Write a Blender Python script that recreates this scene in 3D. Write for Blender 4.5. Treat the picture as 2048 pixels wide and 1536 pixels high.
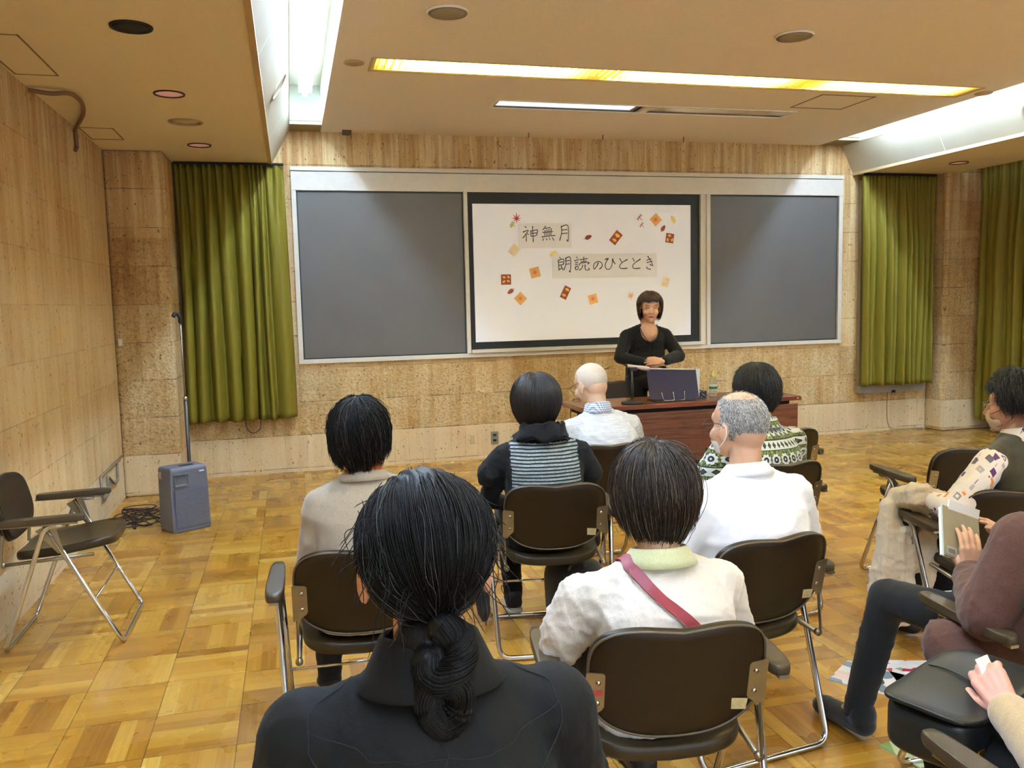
import bpy, bmesh, math, random
import numpy as np
from mathutils import Vector, Matrix, Euler
PI = math.pi
random.seed(7)
for o in list(bpy.data.objects): bpy.data.objects.remove(o)
SC = bpy.context.scene; COL = SC.collection

# ------------------------------------------------------------------ camera, world, exposure
cam_d = bpy.data.cameras.new('camera'); cam = bpy.data.objects.new('camera', cam_d); COL.objects.link(cam)
cam_d.sensor_fit = 'HORIZONTAL'; cam_d.sensor_width = 36.0; cam_d.lens = 36.0*1693.9/2048
cam_d.clip_start = 0.05; cam_d.clip_end = 60
YAW, PIT, ROL = 0.253032, -0.0967955, -0.0230134
_f = Vector((math.sin(YAW)*math.cos(PIT), math.cos(YAW)*math.cos(PIT), math.sin(PIT)))
_r = Vector((math.cos(YAW), -math.sin(YAW), 0)); _u = _r.cross(_f)
_r2 = _r*math.cos(ROL)+_u*math.sin(ROL); _u2 = -_r*math.sin(ROL)+_u*math.cos(ROL)
cam.matrix_world = Matrix(((_r2.x,_u2.x,-_f.x,0),(_r2.y,_u2.y,-_f.y,0),(_r2.z,_u2.z,-_f.z,1.45),(0,0,0,1)))
SC.camera = cam
w = bpy.data.worlds.new('world'); SC.world = w; w.use_nodes = True
w.node_tree.nodes['Background'].inputs[0].default_value = (0.85, 1.0, 1.22, 1)
w.node_tree.nodes['Background'].inputs[1].default_value = 1.25      # overcast fill daylight through the rear windows added behind the camera
pd = bpy.data.lights.new('added_window_portal', 'AREA'); pd.shape = 'RECTANGLE'; pd.size = 7.6; pd.size_y = 2.3; pd.cycles.is_portal = True  # samples the world light coming through the added rear windows
po = bpy.data.objects.new('added_window_portal', pd); COL.objects.link(po); po.location = (2.9, -2.62, 1.45); po.rotation_euler = (PI/2, 0, 0)
VS = SC.view_settings
VS.view_transform = 'Standard'; VS.look = 'None'; VS.gamma = 1.0; VS.use_curve_mapping = False
VS.exposure = 1.1
TUBE = 62.0          # emission of the bare fluorescent tubes in the two ceiling troughs

# ------------------------------------------------------------------ node helpers
def srgb(r, g, b):
    f = lambda c: (c/255/12.92) if c/255 <= 0.04045 else ((c/255+0.055)/1.055)**2.4
    return (f(r), f(g), f(b), 1)
class NT:
    def __init__(s, name):
        s.m = bpy.data.materials.new(name); s.m.use_nodes = True
        s.t = s.m.node_tree; s.b = s.t.nodes['Principled BSDF']
    def n(s, typ, ins=None, **kw):
        nd = s.t.nodes.new(typ)
        for k, v in kw.items(): setattr(nd, k, v)
        for k, v in (ins or {}).items(): s.set(nd.inputs[k], v)
        return nd
    def set(s, sock, v):
        if isinstance(v, bpy.types.NodeSocket): s.t.links.new(v, sock)
        elif isinstance(v, bpy.types.Node): s.t.links.new(v.outputs[0], sock)
        else: sock.default_value = v
    def math(s, op, a, b=0.0, c=0.0):
        nd = s.t.nodes.new('ShaderNodeMath'); nd.operation = op
        s.set(nd.inputs[0], a); s.set(nd.inputs[1], b); s.set(nd.inputs[2], c); return nd.outputs[0]
    def coord(s, kind='Object'):
        return s.n('ShaderNodeTexCoord').outputs[kind]
    def sep(s, v): nd = s.n('ShaderNodeSeparateXYZ', {0: v}); return nd.outputs
    def comb(s, x, y, z): return s.n('ShaderNodeCombineXYZ', {0: x, 1: y, 2: z}).outputs[0]
    def mapv(s, v, scale=(1,1,1), loc=(0,0,0), rot=(0,0,0)):
        return s.n('ShaderNodeMapping', {'Vector': v, 'Scale': scale, 'Location': loc, 'Rotation': rot}).outputs[0]
    def noise(s, v, scale=5, detail=3, rough=0.5, dist=0.0):
        return s.n('ShaderNodeTexNoise', {'Vector': v, 'Scale': scale, 'Detail': detail, 'Roughness': rough, 'Distortion': dist}).outputs[0]
    def voro(s, v, scale=5, feature='F1', out=0):
        return s.n('ShaderNodeTexVoronoi', {'Vector': v, 'Scale': scale}, feature=feature).outputs[out]
    def ramp(s, f, stops, interp='LINEAR'):
        nd = s.n('ShaderNodeValToRGB', {0: f}); cr = nd.color_ramp; cr.interpolation = interp
        cr.elements[0].position = stops[0][0]; cr.elements[0].color = stops[0][1]
        cr.elements[1].position = stops[-1][0]; cr.elements[1].color = stops[-1][1]
        for p, c in stops[1:-1]:
            e = cr.elements.new(p); e.color = c
        return nd.outputs[0]
    def mix(s, f, a, b, mode='MIX'):
        nd = s.n('ShaderNodeMix', data_type='RGBA', blend_type=mode)
        s.set(nd.inputs[0], f); s.set(nd.inputs[6], a); s.set(nd.inputs[7], b); return nd.outputs[2]
    def col(s, v): s.set(s.b.inputs['Base Color'], v); return s
    def rough(s, v): s.set(s.b.inputs['Roughness'], v); return s
    def bump(s, h, strength=0.3, dist=0.01):
        nd = s.n('ShaderNodeBump', {'Height': h, 'Strength': strength, 'Distance': dist})
        s.t.links.new(nd.outputs[0], s.b.inputs['Normal']); return s
G = lambda v: (v, v, v, 1)

def plain(name, c, rough=0.6, metal=0.0, spec=0.5, emis=None, es=0.0, noise=0.0, bump=0.0, bscale=60, sheen=0.0, coat=0.0, trans=0.0):
    t = NT(name)
    if noise or bump:
        co = t.coord(); nz = t.noise(co, bscale, 4)
    if noise:
        a = [min(1, x*(1+noise)) for x in c[:3]]+[1]; b = [x*(1-noise) for x in c[:3]]+[1]
        t.col(t.ramp(nz, [(0.3, b), (0.7, a)]))
    else: t.col(c)
    if bump: t.bump(nz, bump, 0.004)
    t.rough(rough); t.b.inputs['Metallic'].default_value = metal
    t.b.inputs['Specular IOR Level'].default_value = spec
    if sheen: t.b.inputs['Sheen Weight'].default_value = sheen
    if coat: t.b.inputs['Coat Weight'].default_value = coat
    if trans: t.b.inputs['Transmission Weight'].default_value = trans
    if emis: t.b.inputs['Emission Color'].default_value = emis; t.b.inputs['Emission Strength'].default_value = es
    return t.m

def fabric(name, c, c2=None, scale=400, rough=0.85, wr=0.35, sheen=0.3, wrs=9):
    """woven cloth: fine weave, soft broad wrinkles as bump"""
    t = NT(name); co = t.coord()
    c2 = c2 or tuple(x*0.82 for x in c[:3])+(1,)
    nz = t.noise(co, scale, 2); wz = t.noise(t.mapv(co, (1, 1, 0.6)), wrs, 5, 0.55, 0.6)
    t.col(t.ramp(nz, [(0.3, c2), (0.65, c)]))
    h = t.math('ADD', t.math('MULTIPLY', nz, 0.06), wz)
    t.bump(h, wr, 0.02); t.rough(rough); t.b.inputs['Sheen Weight'].default_value = sheen
    t.b.inputs['Specular IOR Level'].default_value = 0.25
    return t.m

# ------------------------------------------------------------------ object helpers
def link(name, me, mat=None, parent=None, smooth=False):
    o = bpy.data.objects.new(name, me); COL.objects.link(o)
    if mat is not None:
        for m in (mat if isinstance(mat, (list, tuple)) else [mat]): me.materials.append(m)
    if smooth:
        me.polygons.foreach_set('use_smooth', [True]*len(me.polygons))
    if parent is not None: o.parent = parent
    return o
def obj(name, bm, mat=None, parent=None, smooth=False, bevel=0.0):
    me = bpy.data.meshes.new(name); bmesh.ops.recalc_face_normals(bm, faces=bm.faces[:]); bm.to_mesh(me); bm.free()
    o = link(name, me, mat, parent, smooth)
    if bevel:
        md = o.modifiers.new('bevel', 'BEVEL'); md.width = bevel; md.segments = 2; md.limit_method = 'ANGLE'; md.angle_limit = 0.7
    return o
def tag(o, label, cat, group=None):
    o['label'] = label; o['category'] = cat
    if group: o['group'] = group
    return o
def struct(o): o['kind'] = 'structure'; return o
def thing(name, label, cat, loc=(0,0,0), rz=0.0, group=None):
    o = bpy.data.objects.new(name, None); COL.objects.link(o); o.empty_display_size = 0.1
    o.location = loc; o.rotation_euler = (0, 0, rz); return tag(o, label, cat, group)
def box(bm, lo, hi, M=None):
    vs = [Vector((x, y, z)) for x in (lo[0], hi[0]) for y in (lo[1], hi[1]) for z in (lo[2], hi[2])]
    if M is not None: vs = [M @ v for v in vs]
    v = [bm.verts.new(p) for p in vs]
    for f in ((0,1,3,2),(4,6,7,5),(0,4,5,1),(2,3,7,6),(0,2,6,4),(1,5,7,3)): bm.faces.new([v[i] for i in f])
    return bm
def boxo(name, lo, hi, mat, parent=None, bevel=0.0, M=None):
    return obj(name, box(bmesh.new(), lo, hi, M), mat, parent, bevel=bevel)
def frame_of(d):
    d = d.normalized(); a = Vector((0, 0, 1)) if abs(d.z) < 0.9 else Vector((1, 0, 0))
    x = a.cross(d).normalized(); return x, d.cross(x)
def rounded(pts, r=0.04, n=6):
    """polyline with its corners rounded"""
    P = [Vector(p) for p in pts]; out = [P[0]]
    for i in range(1, len(P)-1):
        a, b, c = P[i-1], P[i], P[i+1]
        rr = min(r, (a-b).length*0.48, (c-b).length*0.48)
        s = b+(a-b).normalized()*rr; e = b+(c-b).normalized()*rr
        for k in range(n+1):
            t = k/n; out.append(s*(1-t)**2+b*2*t*(1-t)+e*t*t)
    out.append(P[-1]); return out
def spline(pts, n=8):
    """Catmull-Rom through the points"""
    P = [Vector(p) for p in pts]; P = [P[0]*2-P[1]]+P+[P[-1]*2-P[-2]]; out = []
    for i in range(1, len(P)-2):
        for k in range(n):
            t = k/n; a, b, c, d = P[i-1:i+3]
            out.append(0.5*((2*b)+(c-a)*t+(2*a-5*b+4*c-d)*t*t+(3*b-a-3*c+d)*t**3))
    out.append(P[-2]); return out
def tube(bm, pts, r, seg=10, flat=1.0):
    """swept tube; r a number or one radius per point"""
    P = [Vector(p) for p in pts]; n = len(P); R = r if isinstance(r, (list, tuple)) else [r]*n
    x, y = frame_of(P[1]-P[0]); rings = []
    for i in range(n):
        d = (P[min(i+1, n-1)]-P[max(i-1, 0)]).normalized()
        x = (x-d*x.dot(d)).normalized(); y = d.cross(x)
        rings.append([bm.verts.new(P[i]+(x*math.cos(2*PI*k/seg)+y*math.sin(2*PI*k/seg)*flat)*R[i]) for k in range(seg)])
    for a, b in zip(rings, rings[1:]):
        for k in range(seg): bm.faces.new((a[k], a[(k+1) % seg], b[(k+1) % seg], b[k]))
    bm.faces.new(rings[0][::-1]); bm.faces.new(rings[-1]); return bm
def lathe(bm, prof, c=(0, 0, 0), seg=32, M=None):
    c = Vector(c); rings = []
    for r, z in prof:
        vs = [Vector((r*math.cos(2*PI*k/seg), r*math.sin(2*PI*k/seg), z)) for k in range(seg)]
        rings.append([bm.verts.new(c+((M @ v) if M is not None else v)) for v in vs])
    for a, b in zip(rings, rings[1:]):
        for k in range(seg): bm.faces.new((a[k], a[(k+1) % seg], b[(k+1) % seg], b[k]))
    if prof[0][0] > 1e-6: bm.faces.new(rings[0][::-1])
    if prof[-1][0] > 1e-6: bm.faces.new(rings[-1])
    return bm
def pad(bm, outline, th, zf, M=None, nr=6, na=48):
    """upholstered slab: outline(a)->(x,y), thickness th, height zf(x,y), soft round rim"""
    rings = []
    prof = [(i/nr*0.97, 1.0) for i in range(nr+1)]+[(0.99, 0.75), (1.0, 0.3), (1.0, -0.3), (0.99, -0.75)]+[(i/nr*0.97, -1.0) for i in range(nr, -1, -1)]
    def put(x, y, z):
        v = Vector((x, y, z)); return bm.verts.new(M @ v if M is not None else v)
    c0 = None
    for r, h in prof:
        if r == 0: rings.append([put(0, 0, zf(0, 0)+h*th/2)]); continue
        ring = []
        for k in range(na):
            x, y = outline(2*PI*k/na); x *= r; y *= r
            ring.append(put(x, y, zf(x, y)+h*th/2))
        rings.append(ring)
    for a, b in zip(rings, rings[1:]):
        for k in range(na):
            k2 = (k+1) % na
            if len(a) == 1: bm.faces.new((a[0], b[k], b[k2]))
            elif len(b) == 1: bm.faces.new((a[k], a[k2], b[0]))
            else: bm.faces.new((a[k], a[k2], b[k2], b[k]))
    return bm
def superell(a, n, rx, ry):
    c, s = math.cos(a), math.sin(a)
    return (rx*math.copysign(abs(c)**(2/n), c), ry*math.copysign(abs(s)**(2/n), s))
def poly_plate(bm, pts2, th, M=None):
    """flat plate with outline pts2 in the XZ plane, thickness along y towards -y"""
    a = [Vector((x, 0, z)) for x, z in pts2]; b = [Vector((x, -th, z)) for x, z in pts2]
    if M is not None: a = [M @ v for v in a]; b = [M @ v for v in b]
    a = [bm.verts.new(v) for v in a]; b = [bm.verts.new(v) for v in b]; n = len(a)
    bm.faces.new(a); bm.faces.new(b[::-1])
    for i in range(n): bm.faces.new((a[i], b[i], b[(i+1) % n], a[(i+1) % n]))
    return bm
def copy_tree(o, parent=None):
    c = o.copy(); COL.objects.link(c); c.parent = parent
    for ch in list(o.children): copy_tree(ch, c)
    return c

# ------------------------------------------------------------------ room materials
def m_stone(name, rough_lo, rough_hi, joints=0.13, tint=1.0, vj=1.0, contrast=1.0, dark=0.0, rj=1.0, grey=0.0):
    """travertine-like stone in 29 cm courses: vertical veins, pores, brown patches, a rock-faced zone"""
    t = NT(name); co = t.coord(); x, y, z = t.sep(co)
    u = t.math('ADD', x, y); uz = t.comb(u, z, 0)
    br = t.n('ShaderNodeTexBrick', {'Vector': t.comb(u, t.math('SUBTRACT', z, 0.033), 0), 'Color1': G(0.0), 'Color2': G(1.0), 'Mortar': G(0.5),
        'Scale': 1.0, 'Mortar Size': 0.002, 'Mortar Smooth': 0.3, 'Brick Width': joints*2.2, 'Row Height': 0.292}, offset=0.37, squash=1.0)
    stripe = t.noise(t.comb(t.math('MULTIPLY', u, 13.0), t.math('MULTIPLY', z, 0.7), 0), 1.0, 3, 0.6)
    strip_id = t.n('ShaderNodeTexWhiteNoise', {0: t.comb(t.math('SNAP', t.math('ADD', u, t.math('MULTIPLY', t.noise(t.comb(u, 0, 0), 3, 0), 0.2)), joints), 3, t.math('SNAP', t.math('SUBTRACT', z, 0.033), 0.292))}, noise_dimensions='3D').outputs[0]
    patch = t.noise(uz, 1.6, 3, 0.6)
    fine = t.noise(t.comb(t.math('MULTIPLY', u, 70.0), t.math('MULTIPLY', z, 22.0), 0), 1.0, 5, 0.65)
    v = t.math('ADD', t.math('MULTIPLY', stripe, 0.5), t.math('MULTIPLY', strip_id, 0.12))
    v = t.math('ADD', v, t.math('MULTIPLY', patch, 0.4)); v = t.math('ADD', v, t.math('MULTIPLY', fine, 0.35))
    v = t.math('ADD', t.math('MULTIPLY', t.math('SUBTRACT', v, 0.68), contrast), 0.68)
    v = t.math('SUBTRACT', v, dark)
    K = lambda r, g, b: tuple(q*tint for q in srgb(r, g, b)[:3])+(1,)
    c = t.ramp(v, [(0.40, K(150, 106, 58)), (0.56, K(196, 158, 102)), (0.70, K(216, 186, 132)), (0.9, K(232, 212, 168))])
    if grey: c = t.mix(grey, c, srgb(196, 176, 138))
    low = t.math('LESS_THAN', z, 0.325)
    c = t.mix(t.math('MULTIPLY', low, 0.5), c, srgb(224, 208, 174))
    hi = t.math('MULTIPLY', t.n('ShaderNodeMapRange', {0: z, 1: 1.4, 2: 2.7, 3: 0.0, 4: 0.75}).outputs[0], t.ramp(stripe, [(0.4, G(1.0)), (0.62, G(0.15))]))
    c = t.mix(t.math('MULTIPLY', hi, 0.8*min(1.0, contrast)), c, K(152, 106, 58))
    def pores(sc, thr, sx=1.0, sy=0.6):
        d = t.voro(t.comb(t.math('MULTIPLY', u, sx), t.math('MULTIPLY', z, sy), 0), sc, 'F1'); size = t.noise(uz, sc*0.5, 2)
        return t.math('LESS_THAN', d, t.math('MULTIPLY', t.math('SUBTRACT', size, thr), 0.9))
    pore = t.math('MAXIMUM', pores(50, 0.38), pores(27, 0.45)); pore = t.math('MULTIPLY', pore, t.math('GREATER_THAN', t.noise(uz, 9, 2), 0.40))
    c = t.mix(t.math('MULTIPLY', pore, 0.7*min(1.0, contrast)), c, srgb(66, 44, 24))
    rf = t.math('MULTIPLY', t.math('GREATER_THAN', z, rough_lo), t.math('LESS_THAN', z, rough_hi))
    chips = t.noise(t.mapv(uz, (1, 1.3, 1)), 26, 6, 0.74, 1.5); chip2 = t.voro(t.mapv(uz, (1, 1.3, 1)), 40, 'F1')
    flake = t.math('ADD', chips, t.math('MULTIPLY', chip2, 0.35))
    c = t.mix(t.math('MULTIPLY', rf, 0.8), c, t.mix(1.0, c, t.ramp(flake, [(0.42, G(0.34)), (0.48, G(0.86)), (0.60, G(1.1)), (0.8, G(1.35))]), 'MULTIPLY'))
    m = br.outputs['Fac']; row = t.math('LESS_THAN', t.math('ABSOLUTE', t.math('SUBTRACT', t.math('FRACT', t.math('DIVIDE', t.math('SUBTRACT', z, 0.033-0.146+t_j), 0.292)), 0.5)), 0.011)
    thin = t.math('LESS_THAN', t.math('PINGPONG', t.math('ADD', u, t.math('MULTIPLY', t.noise(t.comb(u, 0, 0), 3, 0), 0.2)), joints/2), 0.0013)
    thin = t.math('MULTIPLY', t.math('MULTIPLY', thin, t.ramp(t.noise(uz, 7, 2), [(0.45, G(0.1)), (0.6, G(0.8))])), t.math('SUBTRACT', 1.0, t.math('MULTIPLY', rf, 0.6)))
    j = t.math('MAXIMUM', t.math('MULTIPLY', t.math('MULTIPLY', row, rj), t.ramp(t.noise(uz, 5, 3), [(0.42, G(0.15)), (0.6, G(1))])), t.math('MULTIPLY', thin, vj))
    c = t.mix(t.math('MULTIPLY', j, 0.75), c, srgb(92, 62, 34))
    h = t.math('MULTIPLY', rf, t.math('MULTIPLY', flake, 2.2)); h = t.math('ADD', h, t.math('MULTIPLY', fine, 0.3))
    h = t.math('SUBTRACT', h, t.math('MULTIPLY', pore, 0.5)); h = t.math('SUBTRACT', h, t.math('MULTIPLY', j, 0.7))
    t.col(c); t.bump(h, 0.8, 0.014); t.rough(0.8); t.b.inputs['Specular IOR Level'].default_value = 0.3
    return t.m
t_j = 0.0
M_FRONT = m_stone('front_stone', 0.325, 0.90)
M_LEFT = m_stone('left_stone', 9, 10, tint=1.0, vj=0.3, contrast=0.95, rj=0.5, grey=0.35)
M_PIL = m_stone('pillar_stone', 0.325, 2.0, joints=0.2, tint=0.9, vj=0.3, dark=0.05)
def m_floor():
    t = NT('parquet'); co = t.coord(); x, y, z = t.sep(co); S = 0.29; n = 5
    x = t.math('ADD', x, 0.24+S*20); y = t.math('ADD', y, 0.05+S*40)
    cx = t.math('FLOOR', t.math('DIVIDE', x, S)); cy = t.math('FLOOR', t.math('DIVIDE', y, S))
    fx = t.math('FRACT', t.math('DIVIDE', x, S)); fy = t.math('FRACT', t.math('DIVIDE', y, S))
    chk = t.math('MODULO', t.math('ADD', cx, cy), 2.0)
    a = t.n('ShaderNodeMix', {0: chk, 2: fx, 3: fy}, data_type='FLOAT').outputs[0]
    b = t.n('ShaderNodeMix', {0: chk, 2: fy, 3: fx}, data_type='FLOAT').outputs[0]
    an = t.math('MULTIPLY', a, n); ai = t.math('FLOOR', an); af = t.math('FRACT', an)
    rnd = t.n('ShaderNodeTexWhiteNoise', {0: t.comb(cx, cy, ai)}, noise_dimensions='3D').outputs[0]
    rb = t.n('ShaderNodeTexWhiteNoise', {0: t.comb(cx, cy, 77)}, noise_dimensions='3D').outputs[0]
    grain = t.noise(t.comb(t.math('ADD', t.math('MULTIPLY', an, 4.5), t.math('MULTIPLY', rnd, 50.0)), t.math('MULTIPLY', b, 0.8), t.math('MULTIPLY', rb, 30.0)), 1.0, 5, 0.65, 0.0)
    v = t.math('ADD', t.math('MULTIPLY', rnd, 0.46), t.math('ADD', t.math('MULTIPLY', rb, 0.16), t.math('MULTIPLY', grain, 0.5)))
    c = t.ramp(v, [(0.22, srgb(130, 82, 22)), (0.5, srgb(168, 118, 36)), (0.72, srgb(186, 140, 50)), (0.9, srgb(206, 166, 78))])
    worn = t.noise(co, 1.6, 4, 0.6)
    c = t.mix(t.ramp(worn, [(0.45, G(0)), (0.7, G(0.35))]), c, srgb(190, 156, 96))
    e1 = t.math('LESS_THAN', t.math('PINGPONG', fx, 0.5), 0.006); e2 = t.math('LESS_THAN', t.math('PINGPONG', fy, 0.5), 0.006)
    gapb = t.math('MAXIMUM', e1, e2); gaps = t.math('LESS_THAN', t.math('PINGPONG', af, 0.5), 0.012)
    c = t.mix(t.math('MULTIPLY', gaps, 0.3), c, srgb(70, 40, 14)); c = t.mix(t.math('MULTIPLY', gapb, 0.7), c, srgb(58, 34, 12))
    t.col(c); t.rough(t.ramp(t.noise(co, 5, 4), [(0.3, G(0.2)), (0.7, G(0.38))]))
    t.bump(t.math('SUBTRACT', t.math('MULTIPLY', grain, 0.15), t.math('MAXIMUM', gapb, t.math('MULTIPLY', gaps, 0.5))), 0.25, 0.002)
    t.b.inputs['Coat Weight'].default_value = 0.25; t.b.inputs['Coat Roughness'].default_value = 0.18
    return t.m
def m_ceiling(name, c):
    t = NT(name); co = t.coord(); nz = t.noise(co, 90, 3, 0.7); n2 = t.noise(co, 260, 2)
    d = tuple(q*0.72 for q in c[:3])+(1,)
    t.col(t.mix(t.ramp(n2, [(0.62, G(0)), (0.72, G(0.6))]), t.ramp(nz, [(0.3, tuple(q*0.93 for q in c[:3])+(1,)), (0.6, c)]), d))
    t.bump(nz, 0.35, 0.004); t.rough(0.9); return t.m
M_FLOOR = m_floor()
M_CEIL = m_ceiling('ceiling_plaster', srgb(238, 224, 204))
M_SOFF = m_ceiling('soffit_plaster', srgb(228, 210, 170))
M_CREAM_ = plain('cream_wall', srgb(226, 220, 200), 0.8)
M_WHITE = plain('white_enamel', srgb(232, 230, 214), 0.45)
M_CREAM = plain('cream_paint', srgb(186, 180, 158), 0.5, noise=0.02, bscale=8)
M_FRAME = plain('board_frame', srgb(214, 206, 188), 0.45, noise=0.03, bscale=20)
M_BLACK = plain('matt_black', srgb(20, 20, 20), 0.7)
M_DARK = plain('dark_gap', srgb(26, 25, 24), 0.8)
M_CHROME = plain('chrome', srgb(205, 205, 208), 0.16, metal=1.0)
M_STEEL = plain('dull_steel', srgb(150, 140, 118), 0.38, metal=0.9, noise=0.1, bscale=30)
M_RUBBER = plain('black_rubber', srgb(28, 28, 28), 0.7)

# ------------------------------------------------------------------ room shell
XL, YF, HC, HS = -1.31, 7.62, 2.94, 2.655
XR, YB = 7.15, -2.6
struct(boxo('floor', (XL-0.3, YB-0.3, -0.1), (XR+0.3, YF+0.3, 0.0), M_FLOOR))
struct(boxo('wall_front', (XL-0.3, YF, 0), (XR+0.3, YF+0.2, 3.4), M_FRONT))
struct(boxo('wall_left', (XL-0.2, YB, 0), (XL, YF, 3.4), M_LEFT))
struct(boxo('wall_right', (XR, YB, 0), (XR+0.2, YF, 3.4), M_LEFT))
bm = bmesh.new(); box(bm, (XL-0.2, YB-0.2, 0), (XR+0.2, YB, 0.3)); box(bm, (XL-0.2, YB-0.2, 2.6), (XR+0.2, YB, 3.4))  # unseen rear wall, its wide opening added to let fill daylight in
box(bm, (XL-0.2, YB-0.2, 0.3), (-0.9, YB, 2.6)); box(bm, (6.7, YB-0.2, 0.3), (XR+0.2, YB, 2.6))
struct(obj('wall_back', bm, M_CREAM_))
bm = bmesh.new()
for x in (-0.9, 1.0, 2.9, 4.8, 6.66): box(bm, (x, YB-0.12, 0.3), (x+0.04, YB-0.06, 2.6))
box(bm, (-0.9, YB-0.12, 2.56), (6.7, YB-0.06, 2.6)); box(bm, (-0.9, YB-0.12, 0.3), (6.7, YB-0.06, 0.34))
struct(obj('added_rear_window', bm, M_CREAM_))  # bars of the added rear windows, unseen, there for the fill daylight
struct(boxo('wall_left_pillar', (XL, 7.04, 0), (-0.885, YF, HS), M_PIL, bevel=0.02))
struct(boxo('wall_right_pillar', (6.53, 7.36, 0), (XR, YF, HS+0.12), M_PIL, bevel=0.03))
# lowered side soffits with their lips
struct(boxo('ceiling_left_soffit', (XL, YB, HS), (-0.115, YF, HS+0.05), M_SOFF))
struct(boxo('ceiling_right_soffit', (5.62, YB, HS), (6.67, YF, HS+0.05), M_SOFF))
struct(boxo('trim_1', (-0.123, YB, HS-0.008), (-0.093, YF, HS+0.02), plain('soffit_lip', srgb(186, 154, 104), 0.6)))
struct(boxo('trim_2', (5.598, YB, HS-0.008), (5.628, YF, HS+0.02), plain('soffit_lip_pale', srgb(196, 170, 124), 0.6)))
struct(boxo('trim_3', (6.67, YB, HS), (XR, 7.36, HS+0.5), M_DARK))
bpy.data.objects['trim_3'].location.z = 0.12
# main ceiling with two rectangular openings for the recessed lights
def ceiling_with_holes(x0, x1, y0, y1, z0, z1, holes):
    bm = bmesh.new(); xs = sorted({x0, x1}|{h[0] for h in holes}|{h[1] for h in holes}); ys = sorted({y0, y1}|{h[2] for h in holes}|{h[3] for h in holes})
    for a, b in zip(xs, xs[1:]):
        for c, d in zip(ys, ys[1:]):
            if any(h[0] <= a and b <= h[1] and h[2] <= c and d <= h[3] for h in holes): continue
            box(bm, (a, c, z0), (b, d, z1))
    bmesh.ops.remove_doubles(bm, verts=bm.verts[:], dist=1e-5)
    seen = {}
    for f in bm.faces: seen.setdefault(tuple(round(q, 4) for q in f.calc_center_median()), []).append(f)
    bmesh.ops.delete(bm, geom=[f for l in seen.values() if len(l) > 1 for f in l], context='FACES')
    return bm
SLOT1 = (0.56, 5.02, 5.325, 5.605); SLOT2 = (1.56, 4.06, 6.27, 6.50); SLOT3 = (0.56, 5.02, 1.9, 2.18); SLOT4 = (0.56, 5.02, -1.2, -0.92)
struct(obj('ceiling', ceiling_with_holes(0.322, 5.208, YB, YF, HC, HC+0.06, [SLOT1, SLOT2, SLOT3, SLOT4]), M_CEIL))
ORD = ['first', 'second', 'third', 'fourth', 'fifth', 'sixth', 'seventh', 'eighth', 'ninth']
# light troughs: far reflector box, sloped face panel, end block
for k, (xa, xb, px) in enumerate(((0.064, 0.322, -0.1), (5.472, 5.208, 5.608))):
    s = 1 if k == 0 else -1
    bm = bmesh.new(); th = 0.012
    box(bm, (min(xa, xb)-0.02, YB, 3.26), (max(xa, xb)+0.02, 7.36, 3.28))                     # top
    box(bm, (min(xa, xa-s*0.02), YB, HC), (max(xa, xa-s*0.02), 7.36, 3.26))
    box(bm, (min(xb, xb+s*0.02), YB, HC+0.06), (max(xb, xb+s*0.02), 7.36, 3.26))
    struct(obj('ceiling_trough', bm, M_WHITE))
    struct(boxo('ceiling_trough_end', (min(xa, xb), 7.345, HC+0.035), (max(xa, xb), YF, 3.3), plain('trough_end', srgb(188, 192, 172), 0.6)))
    struct(boxo('trim_%d' % (4+k*2), (min(xa, xb), 7.35, HC), (max(xa, xb), YF, HC+0.034), plain('brass_plate', srgb(128, 106, 52), 0.45)))
    struct(boxo('trim_%d' % (5+k*2), (min(xa, xb), 7.33, HC+0.002), (max(xa, xb), 7.345, HC+0.022), plain('pale_lip', srgb(222, 214, 176), 0.5)))
    # sloped face
    bm = bmesh.new(); v = []
    for y in (YB, YF):
        for (x, z) in ((px, HS), (xa, HC+0.005), (xa-s*0.03, HC+0.02), (px-s*0.03, HS+0.03)): v.append(bm.verts.new((x, y, z)))
    for f in ((0,1,5,4),(1,2,6,5),(2,3,7,6),(3,0,4,7),(0,3,2,1),(4,5,6,7)): bm.faces.new([v[i] for i in f])
    struct(obj('ceiling_slope', bm, M_CREAM))
    # panel seams
    for y in (4.4, 6.55) if k == 0 else (4.9, 6.35):
        bm = bmesh.new(); dx = (xa-px); dz = HC-HS
        nrm = Vector((s*dz, 0, -abs(dx))).normalized()*0.0015
        q = [Vector((px+dx*a, y+b*0.004, HS+dz*a))+nrm for a, b in ((0.02, -1), (0.98, -1), (0.98, 1), (0.02, 1))]
        bm.faces.new([bm.verts.new(p) for p in q]); struct(obj('trim_%d' % (8+k*4+(y > 5)), bm, plain('seam', srgb(244, 240, 222), 0.5)))
    # the tubes: a staggered double row of bare fluorescent lamps
    for i, y0 in enumerate(np.arange(YB+0.82, 7.0, 1.27)):
        y1 = y0+1.2
        if y1-y0 < 0.4: continue
        cx = (xa+xb)/2
        t = thing('fluorescent_tube', ORD[6-i if i < 7 else 0]+' bare fluorescent tube from the front wall in the '+['left', 'right'][k]+' ceiling trough', 'light', (cx, y0, 3.11), 0, 'tubes in the left ceiling trough' if k == 0 else 'tubes in the right ceiling trough')
        obj('lamp', tube(bmesh.new(), [(0, 0.02, 0), (0, y1-y0-0.02, 0)], 0.019, 12), bpy.data.materials.get('tube_glow') or plain('tube_glow', G(0.9), emis=(0.78, 1.06, 1.55, 1), es=TUBE), t, True)
        obj('holder', box(bmesh.new(), (-0.05, -0.02, 0.02), (0.05, y1-y0+0.02, 0.145)), M_WHITE, t)
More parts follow.
